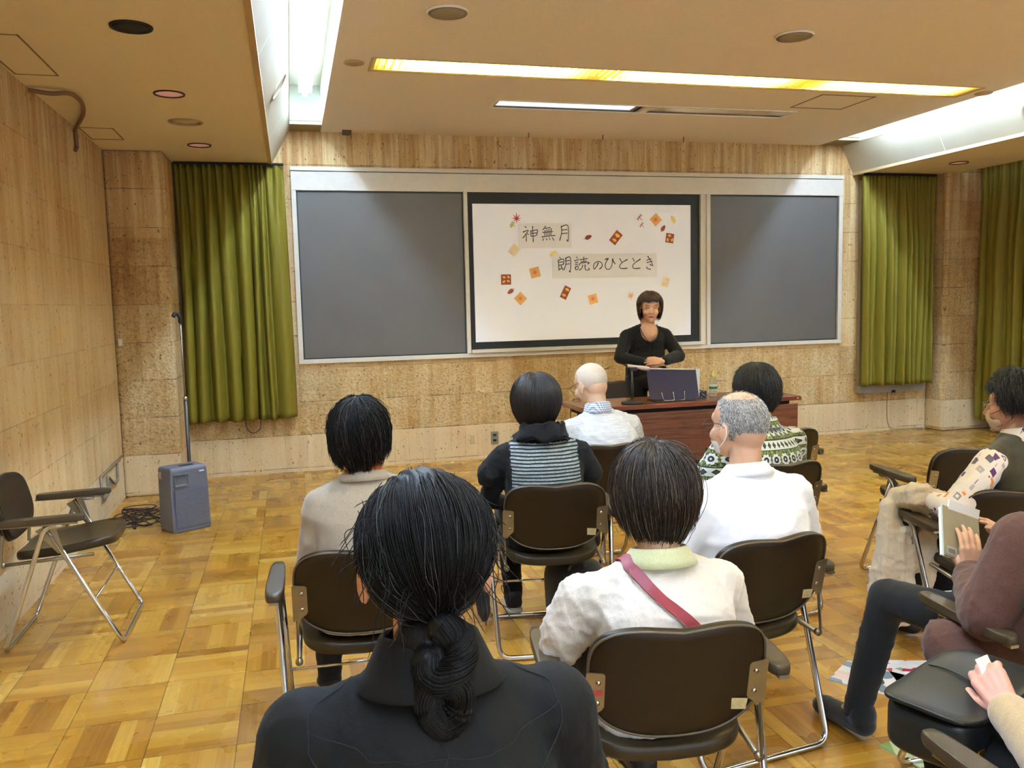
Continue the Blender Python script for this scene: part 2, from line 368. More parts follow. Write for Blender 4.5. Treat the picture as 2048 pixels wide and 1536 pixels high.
# recessed fixtures --------------------------------------------------------
M_BRASS = plain('gold_reflector', srgb(236, 214, 128), 0.4)
def slot_light(name, S, label, lit, cells=1, mat=None):
    x0, x1, y0, y1 = S; t = thing(name, label, 'light', ((x0+x1)/2, (y0+y1)/2, HC))
    hx, hy = (x1-x0)/2, (y1-y0)/2; d = 0.11 if lit else 0.03
    bm = bmesh.new()
    for a in ((-hx-0.02, -hy-0.015, 0.0, -hx, hy+0.015, d), (hx, -hy-0.015, 0.0, hx+0.02, hy+0.015, d), (-hx, -hy-0.015, 0.0, hx, -hy, d), (-hx, hy, 0.0, hx, hy+0.015, d), (-hx-0.02, -hy-0.015, d, hx+0.02, hy+0.015, d+0.01)):
        box(bm, a[:3], a[3:])
    for v in bm.verts: v.co.x = max(-hx-0.02, min(hx+0.02, v.co.x))
    # keep the housing inside the opening
    sx, sy = hx/(hx+0.021), hy/(hy+0.016)
    for v in bm.verts: v.co.x *= sx; v.co.y *= sy
    obj('housing', bm, mat, t)
    if lit:
        bm = bmesh.new(); n = 96
        for i in range(n+1):
            x = -hx*0.98+2*hx*0.98*i/n; box(bm, (x-0.0012, -hy*0.9, 0.004), (x+0.0012, hy*0.9, 0.03))
        lv = obj('louver', bm, M_BRASS, t)
        for (a, b) in ((-hx*0.93, -hx*0.41), (-hx*0.27, hx*0.28), (hx*0.42, hx*0.93)):
            obj('lamp', tube(bmesh.new(), [(a, 0.02, 0.075), (b, 0.02, 0.075)], 0.014, 10), bpy.data.materials.get('warm_tube') or plain('warm_tube', G(0.9), emis=(1.0, 1.02, 0.85, 1), es=TUBE*0.85), t, True)
    else:
        obj('divider', box(bmesh.new(), (-0.03, -hy*0.93, 0.0), (0.03, hy*0.93, 0.02)), M_CEIL, t)
    bm = bmesh.new(); e = 0.012
    for a in ((-hx-e, -hy-e, -hx+0.002, hy+e), (hx-0.002, -hy-e, hx+e, hy+e), (-hx, -hy-e, hx, -hy+0.002), (-hx, hy-0.002, hx, hy+e)):
        box(bm, (a[0], a[1], -0.005), (a[2], a[3], 0.001))
    obj('trim', bm, plain(name+'_edge', srgb(190, 166, 118), 0.6) if lit else M_WHITE, t)
slot_light('recessed_light', SLOT1, 'long lit recessed ceiling light with golden louvre', True, mat=M_BRASS)
slot_light('recessed_light', SLOT2, 'unlit mirror-lined recessed ceiling light above the board', False, mat=plain('mirror_reflector', srgb(225, 225, 228), 0.06, metal=1.0))
slot_light('recessed_light', SLOT3, 'lit recessed ceiling light over the audience', True, mat=M_BRASS)
slot_light('recessed_light', SLOT4, 'lit recessed ceiling light at the back of the room', True, mat=M_BRASS)
# downlights and speakers
def downlight(x, y, z, r, label, inner, ring, recess=0.03, group=None):
    t = thing('downlight', label, 'light', (x, y, z-0.0), 0, group)
    obj('ring', lathe(bmesh.new(), [(r*0.86, -0.001), (r*0.88, -0.007), (r*0.98, -0.008), (r, -0.001)], seg=40), ring, t, True)
    obj('lens', lathe(bmesh.new(), [(0.0, -0.0055), (r*0.5, -0.005), (r*0.87, -0.002)], seg=40), inner, t, True)
    return t
M_PINK = plain('pink_lens', srgb(214, 160, 150), 0.35, emis=srgb(220, 160, 150), es=0.12)
M_RINGD = plain('dark_ring', srgb(60, 34, 22), 0.5)
downlight(-0.60, 4.02, HS, 0.088, 'black empty downlight opening nearest the camera in left soffit', M_BLACK, M_BLACK)
downlight(-0.60, 5.20, HS, 0.085, 'pink-lensed downlight in left soffit, nearer of the two', M_PINK, M_RINGD)
downlight(-0.598, 5.95, HS, 0.108, 'frosted white downlight between the two pink ones', plain('frosted_lens', srgb(196, 178, 146), 0.4), plain('pale_ring', srgb(168, 144, 104), 0.5))
downlight(-0.592, 6.76, HS, 0.085, 'pink-lensed downlight in left soffit nearest the curtain', M_PINK, M_RINGD)
downlight(6.14, 6.79, HS, 0.085, 'pink-lensed downlight in right soffit', M_PINK, M_RINGD)
downlight(6.14, 5.2, HS, 0.085, 'second downlight in right soffit at the picture edge', M_PINK, M_RINGD)
M_GRILLE = plain('speaker_grille', srgb(150, 134, 102), 0.7, bump=0.5, bscale=400)
for x, y, lb in ((0.853, 4.44, 'round ceiling speaker nearer the left light trough'), (2.883, 4.47, 'round ceiling speaker nearer the right light trough')):
    t = thing('ceiling_speaker', lb, 'speaker', (x, y, HC))
    obj('rim', lathe(bmesh.new(), [(0.098, -0.001), (0.1, -0.012), (0.108, -0.014), (0.112, -0.001)], seg=48), M_CEIL, t, True)
    obj('grille', lathe(bmesh.new(), [(0.0, -0.02), (0.07, -0.0185), (0.099, -0.012)], seg=48), M_GRILLE, t, True)
for x, y, lb in ((0.45, 5.452, 'small round ceiling plate at left end of golden light'), (5.155, 5.47, 'small round ceiling plate at right end of golden light')):
    tag(obj('ceiling_plate', lathe(bmesh.new(), [(0, -0.012), (0.045, -0.012), (0.062, -0.006), (0.065, 0.0)], (x, y, HC), 32), plain('plate_beige', srgb(176, 152, 110), 0.6), smooth=True), lb, 'ceiling plate')
for x, y, z, s, lb in ((-0.0095, 5.62, 2.826, 1, 'oval spotlight opening in the sloped left panel'), (5.55, 5.40, 2.79, -1, 'round spotlight opening in the sloped right panel')):
    t = thing('spotlight', lb, 'light', (x, y, z))
    ang = math.atan2(HC-HS, 0.164); M = Matrix.Rotation(s*(PI/2-0)-s*(PI/2-ang) if False else -s*ang, 3, 'Y')
    obj('ring', lathe(bmesh.new(), [(0.075, 0.004), (0.08, -0.012), (0.1, -0.014), (0.105, 0.004)], seg=36, M=M), M_CREAM, t, True)
    obj('lens', lathe(bmesh.new(), [(0, -0.002), (0.076, -0.002)], seg=36, M=M), plain('spot_inner', srgb(120, 100, 72), 0.4), t, True)
# access hatch and soffit hatches as fine joints
def loop_strip(name, pts, wd, mat, lb, cat='hatch'):
    bm = bmesh.new(); n = len(pts)
    for i in range(n):
        a, b = Vector(pts[i]), Vector(pts[(i+1) % n]); d = (b-a).normalized(); s = Vector((-d.y, d.x, 0))*wd/2
        bm.faces.new([bm.verts.new(p) for p in (a-s-d*wd/2, b-s+d*wd/2, b+s+d*wd/2, a+s-d*wd/2)])
    r = bmesh.ops.extrude_face_region(bm, geom=bm.faces[:]); bmesh.ops.translate(bm, vec=(0, 0, -0.003), verts=[q for q in r['geom'] if isinstance(q, bmesh.types.BMVert)])
    return tag(obj(name, bm, mat), lb, cat)
M_JOINT = plain('joint', srgb(128, 104, 72), 0.7)
loop_strip('access_hatch', [(3.93, 5.71, HC), (4.385, 5.71, HC), (4.385, 6.13, HC), (3.93, 6.13, HC)], 0.012, M_JOINT, 'square access hatch in the main ceiling behind golden light')
loop_strip('access_hatch', [(-1.29, 6.226, HS), (-1.084, 6.226, HS), (-1.084, 6.62, HS), (-1.29, 6.62, HS)], 0.008, M_JOINT, 'faint hatch outline in left soffit near the pillar')
loop_strip('access_hatch', [(-1.29, 4.226, HS), (-1.093, 4.226, HS), (-1.093, 4.9, HS), (-1.29, 4.9, HS)], 0.008, M_JOINT, 'hatch outline in left soffit at the picture edge')
tag(boxo('sprinkler_bracket', (0.50, 7.5, HC-0.035), (0.575, 7.55, HC), plain('bracket_brown', srgb(70, 52, 32), 0.6)), 'small dark bracket on the ceiling above the board', 'bracket')
for i, x in enumerate((2.12, 2.82, 3.62)):
    tag(boxo('ceiling_hook', (x-0.004, 7.40, HC-0.045), (x+0.004, 7.408, HC), M_JOINT), ['leftmost', 'middle', 'rightmost'][i]+' of three tiny ceiling hooks above the board', 'hook', 'ceiling hooks above the board')
# cable conduit on the left soffit and wall
t = obj('cable_conduit', tube(bmesh.new(), spline([(-1.30, 5.15, HS-0.02), (-1.2, 5.17, HS-0.03), (-1.11, 5.2, HS-0.02), (-1.085, 5.35, HS-0.03), (-1.16, 5.75, HS-0.015), (-1.285, 6.12, HS-0.03), (-1.295, 6.16, 2.6), (-1.295, 6.165, 2.52), (-1.295, 6.13, 2.49)], 8), 0.012, 8), plain('conduit_brown', srgb(120, 88, 48), 0.5), smooth=True)
tag(t, 'brown cable looping from left soffit down the left wall', 'cable')

# ------------------------------------------------------------------ board on the front wall
bd = thing('presentation_board', 'wide wall board, grey side panels around a black-framed white screen', 'board', (0, 0, 0))
Y1 = 7.60
bx0, bx1, bz0, bz1 = 0.053, 5.468, 0.95, 2.64
bm = bmesh.new()
box(bm, (bx0, Y1-0.02, 2.44), (bx1, YF, 2.60)); box(bm, (bx0, Y1-0.032, 2.605), (bx1, YF, bz1))
box(bm, (bx0, Y1-0.02, bz0), (bx1, YF, 0.988)); box(bm, (bx0, Y1-0.02, 0.988), (bx0+0.04, YF, 2.44)); box(bm, (bx1-0.045, Y1-0.02, 0.988), (bx1, YF, 2.44))
obj('frame', bm, M_FRAME, bd, bevel=0.003)
for xa, xb in ((1.548, 1.588), (3.88, 3.985)):
    bm = bmesh.new(); box(bm, (xa, Y1-0.03, 0.988), (xa+0.035, YF, 2.44))
    if xb-xa > 0.06: box(bm, (xb-0.04, Y1-0.03, 0.988), (xb, YF, 2.44)); box(bm, (xa+0.035, Y1-0.012, 0.988), (xb-0.04, YF, 2.44))
    obj('post', bm, M_FRAME, bd, bevel=0.002)
M_GREY = plain('grey_board', srgb(92, 88, 82), 0.55, noise=0.05, bscale=3)
M_GREEN = plain('dark_green_edge', srgb(22, 40, 34), 0.5)
for xa, xb in ((bx0+0.04, 1.548), (3.985, bx1-0.045)):
    p = obj('grey_panel', box(bmesh.new(), (xa+0.012, Y1+0.002, 0.998), (xb-0.012, YF, 2.425)), M_GREY, bd)
    obj('panel_edge', box(bmesh.new(), (xa, Y1+0.008, 0.988), (xb, YF, 2.44)), M_GREEN, p)
obj('screen_border', box(bmesh.new(), (1.588, Y1+0.003, 1.02), (3.88, YF, 2.44)), plain('screen_black', srgb(12, 13, 12), 0.6), bd)
scr = obj('screen', box(bmesh.new(), (1.632, Y1-0.008, 1.088), (3.782, Y1+0.003, 2.338)), plain('screen_added_glow', srgb(250, 250, 250), 0.4, emis=(0.8, 1.0, 1.25, 1), es=0.032), bd)  # faint glow added to the screen so it reads whiter than room light makes it
obj('ledge', box(bmesh.new(), (1.588, Y1-0.045, 0.99), (3.88, YF, 1.022)), M_FRAME, bd, bevel=0.003)
# wall chimes: outlets
t = thing('wall_outlet', 'grey wall outlet plate low on the front wall', 'outlet', (1.79, YF, 0.193))
obj('plate', box(bmesh.new(), (-0.036, -0.009, -0.058), (0.036, 0, 0.058)), plain('outlet_grey', srgb(150, 144, 130), 0.4, metal=0.4), t, bevel=0.003)
for z in (-0.026, 0.024): obj('socket', box(bmesh.new(), (-0.016, -0.0115, z-0.011), (0.016, -0.008, z+0.011)), M_DARK, t)
tag(boxo('wall_outlet', (1.56, YF-0.006, 0.145), (1.6, YF, 0.225), plain('outlet_beige', srgb(190, 172, 132), 0.5), bevel=0.002), 'small beige cover plate left of the grey outlet', 'outlet')
tag(boxo('wall_switch', (-1.285, 7.022, 1.18), (-1.255, 7.04, 1.235), plain('switch_white', srgb(225, 216, 190), 0.5), bevel=0.004), 'small white switch box on the left pillar', 'switch')
# window behind the right curtain
win = thing('window_1', 'window behind the right curtain, its grey sill showing', 'window', (0, 0, 0)); win['kind'] = 'structure'
obj('window_frame', box(bmesh.new(), (5.68, 7.575, 0.425), (6.44, YF, 2.6)), plain('window_grey', srgb(150, 144, 130), 0.5), win)
obj('window_sill', box(bmesh.new(), (5.665, 7.52, 0.42), (6.45, 7.62, 0.50)), plain('sill_grey', srgb(158, 150, 132), 0.45, metal=0.2), win, bevel=0.003)
obj('sill_bracket', box(bmesh.new(), (6.04, 7.5, 0.415), (6.07, 7.52, 0.44)), M_DARK, win)

# ------------------------------------------------------------------ curtains
def m_curtain(seed):
    t = NT('olive_satin'); co = t.coord()
    nz = t.noise(t.mapv(co, (30, 30, 1)), 3, 3); f = t.noise(co, 500, 1)
    t.col(t.ramp(t.math('ADD', t.math('MULTIPLY', nz, 0.4), t.math('MULTIPLY', f, 0.6)), [(0.3, srgb(108, 98, 26)), (0.7, srgb(128, 117, 40))]))
    t.rough(0.55); t.b.inputs['Sheen Weight'].default_value = 0.0; t.b.inputs['Specular IOR Level'].default_value = 0.22
    t.bump(nz, 0.12, 0.01)
    return t.m
M_CURT = m_curtain(0)
def curtain(label, p0, p1, zt, zb, nf, amp, seed, side=0.0, flare=0.02):
    """pleated cloth hung from p0 to p1 (x,y); folds gathered at the top, fuller below"""
    rs = random.Random(seed); p0, p1 = Vector((*p0, 0)), Vector((*p1, 0)); d = (p1-p0); L = d.length; d.normalize(); n = Vector((-d.y, d.x, 0))
    ph = [0.0]; 
    for i in range(nf): ph.append(ph[-1]+rs.uniform(0.55, 1.5))
    ph = [q/ph[-1] for q in ph]; am = [rs.uniform(0.55, 1.25) for _ in range(nf)]
    t = thing('curtain', label, 'curtain', (p0.x, p0.y, zb))
    bm = bmesh.new(); NU, NV = nf*14, 46; grid = []
    for j in range(NV+1):
        v = j/NV; z = zt+(zb-zt)*v; row = []
        for i in range(NU+1):
            u = i/NU; k = min(nf-1, max(0, next(q for q in range(nf) if u <= ph[q+1]+1e-9))); lu = (u-ph[k])/(ph[k+1]-ph[k])
            top = 0.35+0.65*min(1, v*3)
            off = math.sin(PI*lu)**0.9*amp*am[k]*top
            off += 0.006*math.sin(u*nf*5.1+v*5+seed)*min(1, v*3)
            pinch = 0.25*math.exp(-v*7)*math.sin(2*PI*lu*2)*amp
            wob = 0.012*math.sin(v*3+k*1.7)*v
            uu = u+(wob+flare*(v**1.2)*(u-0.5)*2)/L
            p = p0+d*(uu*L)+n*(off+pinch)*(1 if side == 0 else side)
            zz = z if v < 1 else z+0.006*math.sin(u*nf*2.3+seed)
            row.append(bm.verts.new((p.x-p0.x, p.y-p0.y, zz-zb)))
        grid.append(row)
    for a, b in zip(grid, grid[1:]):
        for i in range(NU): bm.faces.new((a[i], a[i+1], b[i+1], b[i]))
    o = obj('cloth', bm, M_CURT, t, True)
    md = o.modifiers.new('solid', 'SOLIDIFY'); md.thickness = 0.003
    bm = bmesh.new(); e0 = Vector((0, 0, 0)); e1 = (p1-p0)
    w_ = n*0.02*(1 if side == 0 else side)
    tube(bm, [e0+Vector((0, 0, zt-zb+0.012))+w_*1.2, e1+Vector((0, 0, zt-zb+0.012))+w_*1.2], 0.014, 6)
    obj('rail', bm, M_DARK, t)
    return t
curtain('olive green satin curtain left of the board', (-0.87, 7.55), (0.0, 7.55), HS-0.025, 0.495, 8, 0.12, 3, side=-1, flare=0.01)
curtain('olive green curtain right of the board over grey sill', (5.615, 7.48), (6.47, 7.48), HS-0.03, 0.51, 11, 0.095, 11, side=-1, flare=-0.012)
curtain('olive green curtain along the right wall beyond the pillar', (6.93, 7.32), (6.93, 3.2), HS+0.1, 0.12, 36, 0.09, 21, side=-1, flare=0.0)
tag(obj('cord_loop', tube(bmesh.new(), spline([(-0.42, 7.585, 0.52), (-0.41, 7.585, 0.42), (-0.36, 7.585, 0.37), (-0.3, 7.585, 0.41), (-0.29, 7.585, 0.52)], 8), 0.003, 6), M_DARK, smooth=True), 'thin cord loop hanging below the left curtain', 'cord')
tag(obj('wall_cable', tube(bmesh.new(), spline([(6.06, 7.612, 0.42), (6.06, 7.612, 0.25), (6.07, 7.612, 0.1), (6.12, 7.605, 0.02), (6.3, 7.6, 0.008), (6.5, 7.6, 0.008)], 8), 0.0035, 6), plain('cable_pale', srgb(150, 130, 96), 0.6), smooth=True), 'pale thin cable running from the window sill to the floor', 'cable')

# ------------------------------------------------------------------ writing and cut-outs on the screen
YS = Y1-0.008
M_PAPER = plain('paper_strip', srgb(250, 250, 248), 0.6)
M_INK = plain('brush_ink', srgb(66, 66, 68), 0.7)
STROKES = [[[2.117,2.138],[2.133,2.123]],[[2.098,2.083],[2.149,2.1],[2.126,2.064],[2.094,2.027]],[[2.129,2.073],[2.13,1.996]],[[2.14,2.071],[2.153,2.059]],[[2.173,2.093],[2.175,2.045]],[[2.17,2.093],[2.204,2.098],[2.239,2.102],[2.225,2.049]],[[2.179,2.071],[2.226,2.077]],[[2.178,2.045],[2.222,2.049]],[[2.191,2.138],[2.194,2.064],[2.196,1.991]],[[2.318,2.139],[2.305,2.12],[2.289,2.102]],[[2.311,2.116],[2.365,2.126]],[[2.288,2.08],[2.389,2.088]],[[2.278,2.039],[2.411,2.054]],[[2.311,2.102],[2.308,2.049]],[[2.331,2.106],[2.328,2.05]],[[2.35,2.11],[2.349,2.051]],[[2.371,2.118],[2.366,2.054]],[[2.295,2.025],[2.287,2.003]],[[2.32,2.026],[2.328,2.01]],[[2.35,2.03],[2.359,2.011]],[[2.379,2.033],[2.397,2.005]],[[2.469,2.134],[2.471,2.075],[2.451,2.003]],[[2.466,2.134],[2.533,2.141],[2.534,2.006],[2.519,2.014]],[[2.475,2.102],[2.529,2.106]],[[2.473,2.069],[2.53,2.074]],[[2.445,1.853],[2.461,1.838]],[[2.432,1.824],[2.486,1.832],[2.482,1.78]],[[2.434,1.824],[2.44,1.732]],[[2.441,1.804],[2.479,1.809]],[[2.44,1.778],[2.479,1.784]],[[2.435,1.732],[2.47,1.754]],[[2.459,1.775],[2.48,1.732]],[[2.507,1.844],[2.506,1.781],[2.486,1.731]],[[2.505,1.842],[2.552,1.848],[2.551,1.721],[2.538,1.728]],[[2.509,1.817],[2.548,1.821]],[[2.509,1.787],[2.547,1.791]],[[2.611,1.852],[2.625,1.841]],[[2.591,1.817],[2.638,1.829]],[[2.599,1.799],[2.63,1.805]],[[2.598,1.781],[2.629,1.786]],[[2.6,1.761],[2.629,1.766],[2.625,1.74],[2.604,1.736],[2.6,1.761]],[[2.646,1.826],[2.724,1.838]],[[2.685,1.853],[2.686,1.809]],[[2.655,1.806],[2.714,1.812]],[[2.643,1.774],[2.649,1.794],[2.734,1.801],[2.723,1.784]],[[2.674,1.78],[2.667,1.752],[2.638,1.728]],[[2.698,1.781],[2.698,1.739],[2.719,1.73],[2.738,1.735],[2.734,1.751]],[[2.83,1.801],[2.817,1.771],[2.79,1.738],[2.781,1.759],[2.791,1.79],[2.824,1.809],[2.856,1.801],[2.869,1.777],[2.859,1.752],[2.836,1.735]],[[2.897,1.825],[2.93,1.836],[2.91,1.807],[2.898,1.77],[2.909,1.74],[2.932,1.734],[2.955,1.751],[2.968,1.788],[2.973,1.834],[2.981,1.809],[3.002,1.781]],[[3.045,1.836],[3.065,1.798]],[[3.125,1.826],[3.075,1.799],[3.045,1.769],[3.048,1.747],[3.074,1.739],[3.126,1.743]],[[3.178,1.838],[3.195,1.803]],[[3.258,1.828],[3.207,1.797],[3.177,1.767],[3.182,1.745],[3.207,1.737],[3.257,1.743]],[[3.321,1.815],[3.372,1.83]],[[3.321,1.793],[3.385,1.808]],[[3.332,1.855],[3.385,1.768],[3.351,1.776]],[[3.318,1.753],[3.329,1.737],[3.364,1.728]]]
def brush(bm, pts, y, w):
    """brush stroke: round press at the start, slim middle, tapered sweep"""
    P = spline([(a, 0, b) for a, b in pts], 6) if len(pts) > 2 else [Vector((pts[0][0], 0, pts[0][1])).lerp(Vector((pts[1][0], 0, pts[1][1])), i/6) for i in range(7)]
    n = len(P); L, R = [], []
    for i, p in enumerate(P):
        d = (P[min(i+1, n-1)]-P[max(i-1, 0)]).normalized(); s = Vector((-d.z, 0, d.x)); t = i/(n-1)
        ww = w*(0.75+0.4*math.exp(-(t/0.12)**2)+0.25*math.exp(-((t-0.9)/0.1)**2))*(1 if t < 0.97 else 0.6)
        L.append(bm.verts.new((p.x+s.x*ww, y, p.z+s.z*ww))); R.append(bm.verts.new((p.x-s.x*ww, y, p.z-s.z*ww)))
    for i in range(n-1): bm.faces.new((L[i], L[i+1], R[i+1], R[i]))
strips = []
for k, (a, b, c, d, lb, rng) in enumerate(((2.052, 2.568, 1.937, 2.165, 'upper white paper strip with three brushed characters 神無月', (0, 25)), (2.373, 3.427, 1.655, 1.882, 'lower white paper strip with brushed characters 朗読のひととき', (25, 999)))):
    t = thing('title_strip', lb, 'paper sign', ((a+b)/2, YS, c))
    obj('paper', box(bmesh.new(), (-(b-a)/2, -0.003, 0), ((b-a)/2, -0.0002, d-c)), M_PAPER, t)
    i0 = rng[0]
    for cnt in ((9, 12, 4), (11, 11, 1, 1, 2, 2, 4))[k]:
        bm = bmesh.new()
        for i, st in enumerate(STROKES[i0:i0+cnt]): brush(bm, [(x-(a+b)/2, z-c) for x, z in st], -0.0038-0.00002*i, 0.0050)
        obj('character', bm, M_INK, t); i0 += cnt
SC_ = lambda n, r, g, b: plain(n, srgb(r, g, b), 0.6)
M_RED, M_ORG, M_ORGL, M_BRN, M_YEL, M_YELP, M_TAN, M_RDG = SC_('leaf_red', 196, 44, 52), SC_('leaf_orange', 226, 112, 56), SC_('card_orange', 240, 186, 108), SC_('card_brown', 152, 66, 40), SC_('ginkgo_yellow', 250, 204, 74), SC_('ginkgo_pale', 248, 226, 140), SC_('card_pale', 250, 232, 214), SC_('dragonfly_red', 168, 66, 90)
def sh_maple(s):
    pts = []
    for i in range(7):
        a = PI/2+(i-3)*0.72; r = s*(1.08-0.10*abs(i-3)); pts += [(a-0.13, r*0.55), (a, r), (a+0.13, r*0.55)]
        if i < 6: pts.append((a+0.36, s*0.25))
    pts += [(PI/2+3*0.72+0.45, s*0.2), (1.5*PI-0.03, s*0.75), (1.5*PI+0.03, s*0.75), (PI/2-3*0.72-0.45+2*PI, s*0.2)]
    return [(r*math.cos(a), r*math.sin(a)) for a, r in pts]
def sh_ginkgo(s): 
    p = [(0.02*s, -0.9*s), (0.12*s, -0.3*s)]
    for i in range(13):
        a = 0.12+(PI-0.24)*i/12; r = s*(0.85+0.08*math.cos(i*1.9))*(0.8 if i == 6 else 1); p.append((r*math.cos(a), -0.25*s+r*math.sin(a)))
    return p+[(-0.1*s, -0.3*s), (-0.03*s, -0.9*s)]
def sh_leaf(s):
    p = [(s*math.cos(a)*0.9, s*0.52*math.sin(a)*(1-0.25*math.cos(a))) for a in np.linspace(0.1, PI*0.96, 12)]
    q = [(s*math.cos(a)*0.9, s*0.52*math.sin(a)*(1-0.25*math.cos(a))) for a in np.linspace(PI*1.04, 2*PI-0.1, 12)]
    return p+[(-1.35*s, 0.05*s), (-1.35*s, -0.02*s)]+q+[(s*1.0, 0)]
def sh_rect(w_, h_): return [(-w_/2, -h_/2), (w_/2, -h_/2), (w_/2, h_/2), (-w_/2, h_/2)]
def plate(name, pts, mat, parent, rot=0, off=(0, 0), y=0.0, th=0.0018):
    c, s = math.cos(rot), math.sin(rot); q = [(x*c-z*s+off[0], x*s+z*c+off[1]) for x, z in pts]
    bm = bmesh.new(); n = len(q); F = [bm.verts.new((x, y-th, z)) for x, z in q]; B = [bm.verts.new((x, y, z)) for x, z in q]; cf = bm.verts.new((off[0], y-th, off[1])); cb_ = bm.verts.new((off[0], y, off[1]))
    for i in range(n):
        k = (i+1) % n; bm.faces.new((cf, F[i], F[k])); bm.faces.new((cb_, B[k], B[i])); bm.faces.new((F[i], B[i], B[k], F[k]))
    return obj(name, bm, mat, parent)
def cut(kind, x, z, size, rot, label, mats=None, shape=(1, 1)):
    t = thing(kind, label, 'paper decoration', (x, YS, z)); rr = math.radians(rot)
    if kind == 'maple_leaf': plate('leaf', sh_maple(size), mats, t, rr)
    elif kind == 'ginkgo_leaf': plate('leaf', sh_ginkgo(size), mats, t, rr)
    elif kind == 'oval_leaf': plate('leaf', sh_leaf(size), mats, t, rr)
    elif kind == 'maple_card':
        plate('card', sh_rect(size*2, size*2), M_ORGL, t, rr); plate('maple_print', sh_maple(size*0.85), M_ORG, t, rr+0.3, y=-0.0019, th=0.0006)
    elif kind == 'ginkgo_card':
        plate('card', sh_rect(size*2*shape[0], size*2*shape[1]), mats[0], t, rr)
        for k, (ox, oz, r2, sc) in enumerate(mats[2]):
            c, s = math.cos(rr), math.sin(rr); o = (ox*c-oz*s, ox*s+oz*c)
            plate('ginkgo_print', sh_ginkgo(sc), mats[1], t, rr+r2, o, -0.0019-0.0001*k, 0.0005)
    elif kind == 'dragonfly':
        c = size; plate('body', [(-c, -0.07*c), (0.5*c, -0.1*c), (0.75*c, 0), (0.5*c, 0.1*c), (-c, 0.05*c)], mats, t, rr)
        for a in (1.25, 1.75, -1.25, -1.75): plate('wing', [(0, -0.04*c), (0.9*c, -0.12*c), (0.95*c, 0.1*c), (0, 0.05*c)], mats, t, rr+a, (0.15*c*math.cos(rr), 0.15*c*math.sin(rr)), -0.0004*(abs(a) > 1.5))
    return t
cut('maple_leaf', 2.042, 2.205, 0.055, 0, 'red maple leaf cut-out above the upper title strip', M_RED)
cut('ginkgo_leaf', 2.003, 2.151, 0.04, 60, 'yellow-green ginkgo leaf at the upper strip corner', SC_('ginkgo_green', 206, 206, 130))
cut('ginkgo_card', 2.012, 1.921, 0.05, -40, 'faded yellow ginkgo card below the upper strip', [M_TAN, M_YELP, [(0.0, 0.02, 0, 0.03), (0.0, -0.03, 2.6, 0.025)]], (0.8, 1))
cut('ginkgo_leaf', 2.389, 1.882, 0.05, 30, 'yellow ginkgo leaf on the lower strip corner', M_YELP)
cut('maple_card', 2.207, 1.714, 0.047, 14, 'orange maple-print square left of the lower strip')
cut('ginkgo_card', 1.929, 1.654, 0.047, 0, 'brown square with four yellow ginkgo leaves, leftmost on screen', [M_BRN, M_YEL, [(-0.018, 0.02, -0.3, 0.02), (0.022, 0.022, -0.9, 0.02), (-0.02, -0.02, 0.6, 0.02), (0.02, -0.016, -0.5, 0.02)]])
cut('oval_leaf', 1.969, 1.544, 0.036, 35+180, 'brown oval leaf under the brown ginkgo square at left', M_BRN)
cut('maple_card', 2.063, 1.478, 0.045, 43, 'orange maple-print diamond near screen bottom left')
cut('ginkgo_card', 2.5, 1.524, 0.06, -27, 'tall brown card with two ginkgo leaves under the lower strip', [M_BRN, M_YEL, [(0.004, 0.03, -0.1, 0.025), (-0.002, -0.03, 0.1, 0.028)]], (0.55, 1))
cut('maple_card', 2.772, 1.458, 0.044, 14, 'orange maple-print square at the screen bottom middle')
cut('maple_leaf', 3.156, 1.478, 0.05, 10, 'orange maple leaf beside the speaking woman\'s hair', SC_('leaf_salmon', 240, 164, 112))
cut('ginkgo_card', 3.514, 1.605, 0.045, -15, 'pale card with two yellow ginkgo leaves near right edge', [M_TAN, M_YELP, [(0.015, 0.025, -0.8, 0.026), (-0.01, -0.022, 0.5, 0.026)]], (0.85, 1))
cut('oval_leaf', 2.735, 2.036, 0.038, 22, 'brown oval leaf right of the upper strip', M_BRN)
cut('ginkgo_card', 3.01, 2.031, 0.062, -40, 'tilted brown card with two ginkgo leaves above lower strip', [M_BRN, M_YEL, [(0.0, 0.022, 0.1, 0.034), (0.004, -0.03, 0.2, 0.028)]], (0.62, 1))
cut('dragonfly', 3.255, 2.217, 0.036, 140, 'larger red dragonfly cut-out at screen top right', M_RDG)
cut('dragonfly', 3.275, 2.147, 0.028, 140, 'smaller red dragonfly under the larger one', M_RDG)
cut('maple_card', 3.419, 2.199, 0.046, 42, 'orange maple-print diamond at screen top right')
cut('ginkgo_leaf', 3.596, 2.199, 0.05, -60, 'pale yellow ginkgo leaf in the screen corner', M_YELP)
cut('oval_leaf', 3.496, 2.119, 0.036, 55, 'brown oval leaf under the top right diamond', M_BRN)
cut('ginkgo_card', 3.563, 2.024, 0.045, -8, 'brown square with three ginkgo leaves at upper right', [M_BRN, M_YEL, [(-0.006, 0.022, -0.1, 0.022), (-0.018, -0.018, 1.9, 0.022), (0.024, -0.014, -1.9, 0.022)]], (0.92, 1))

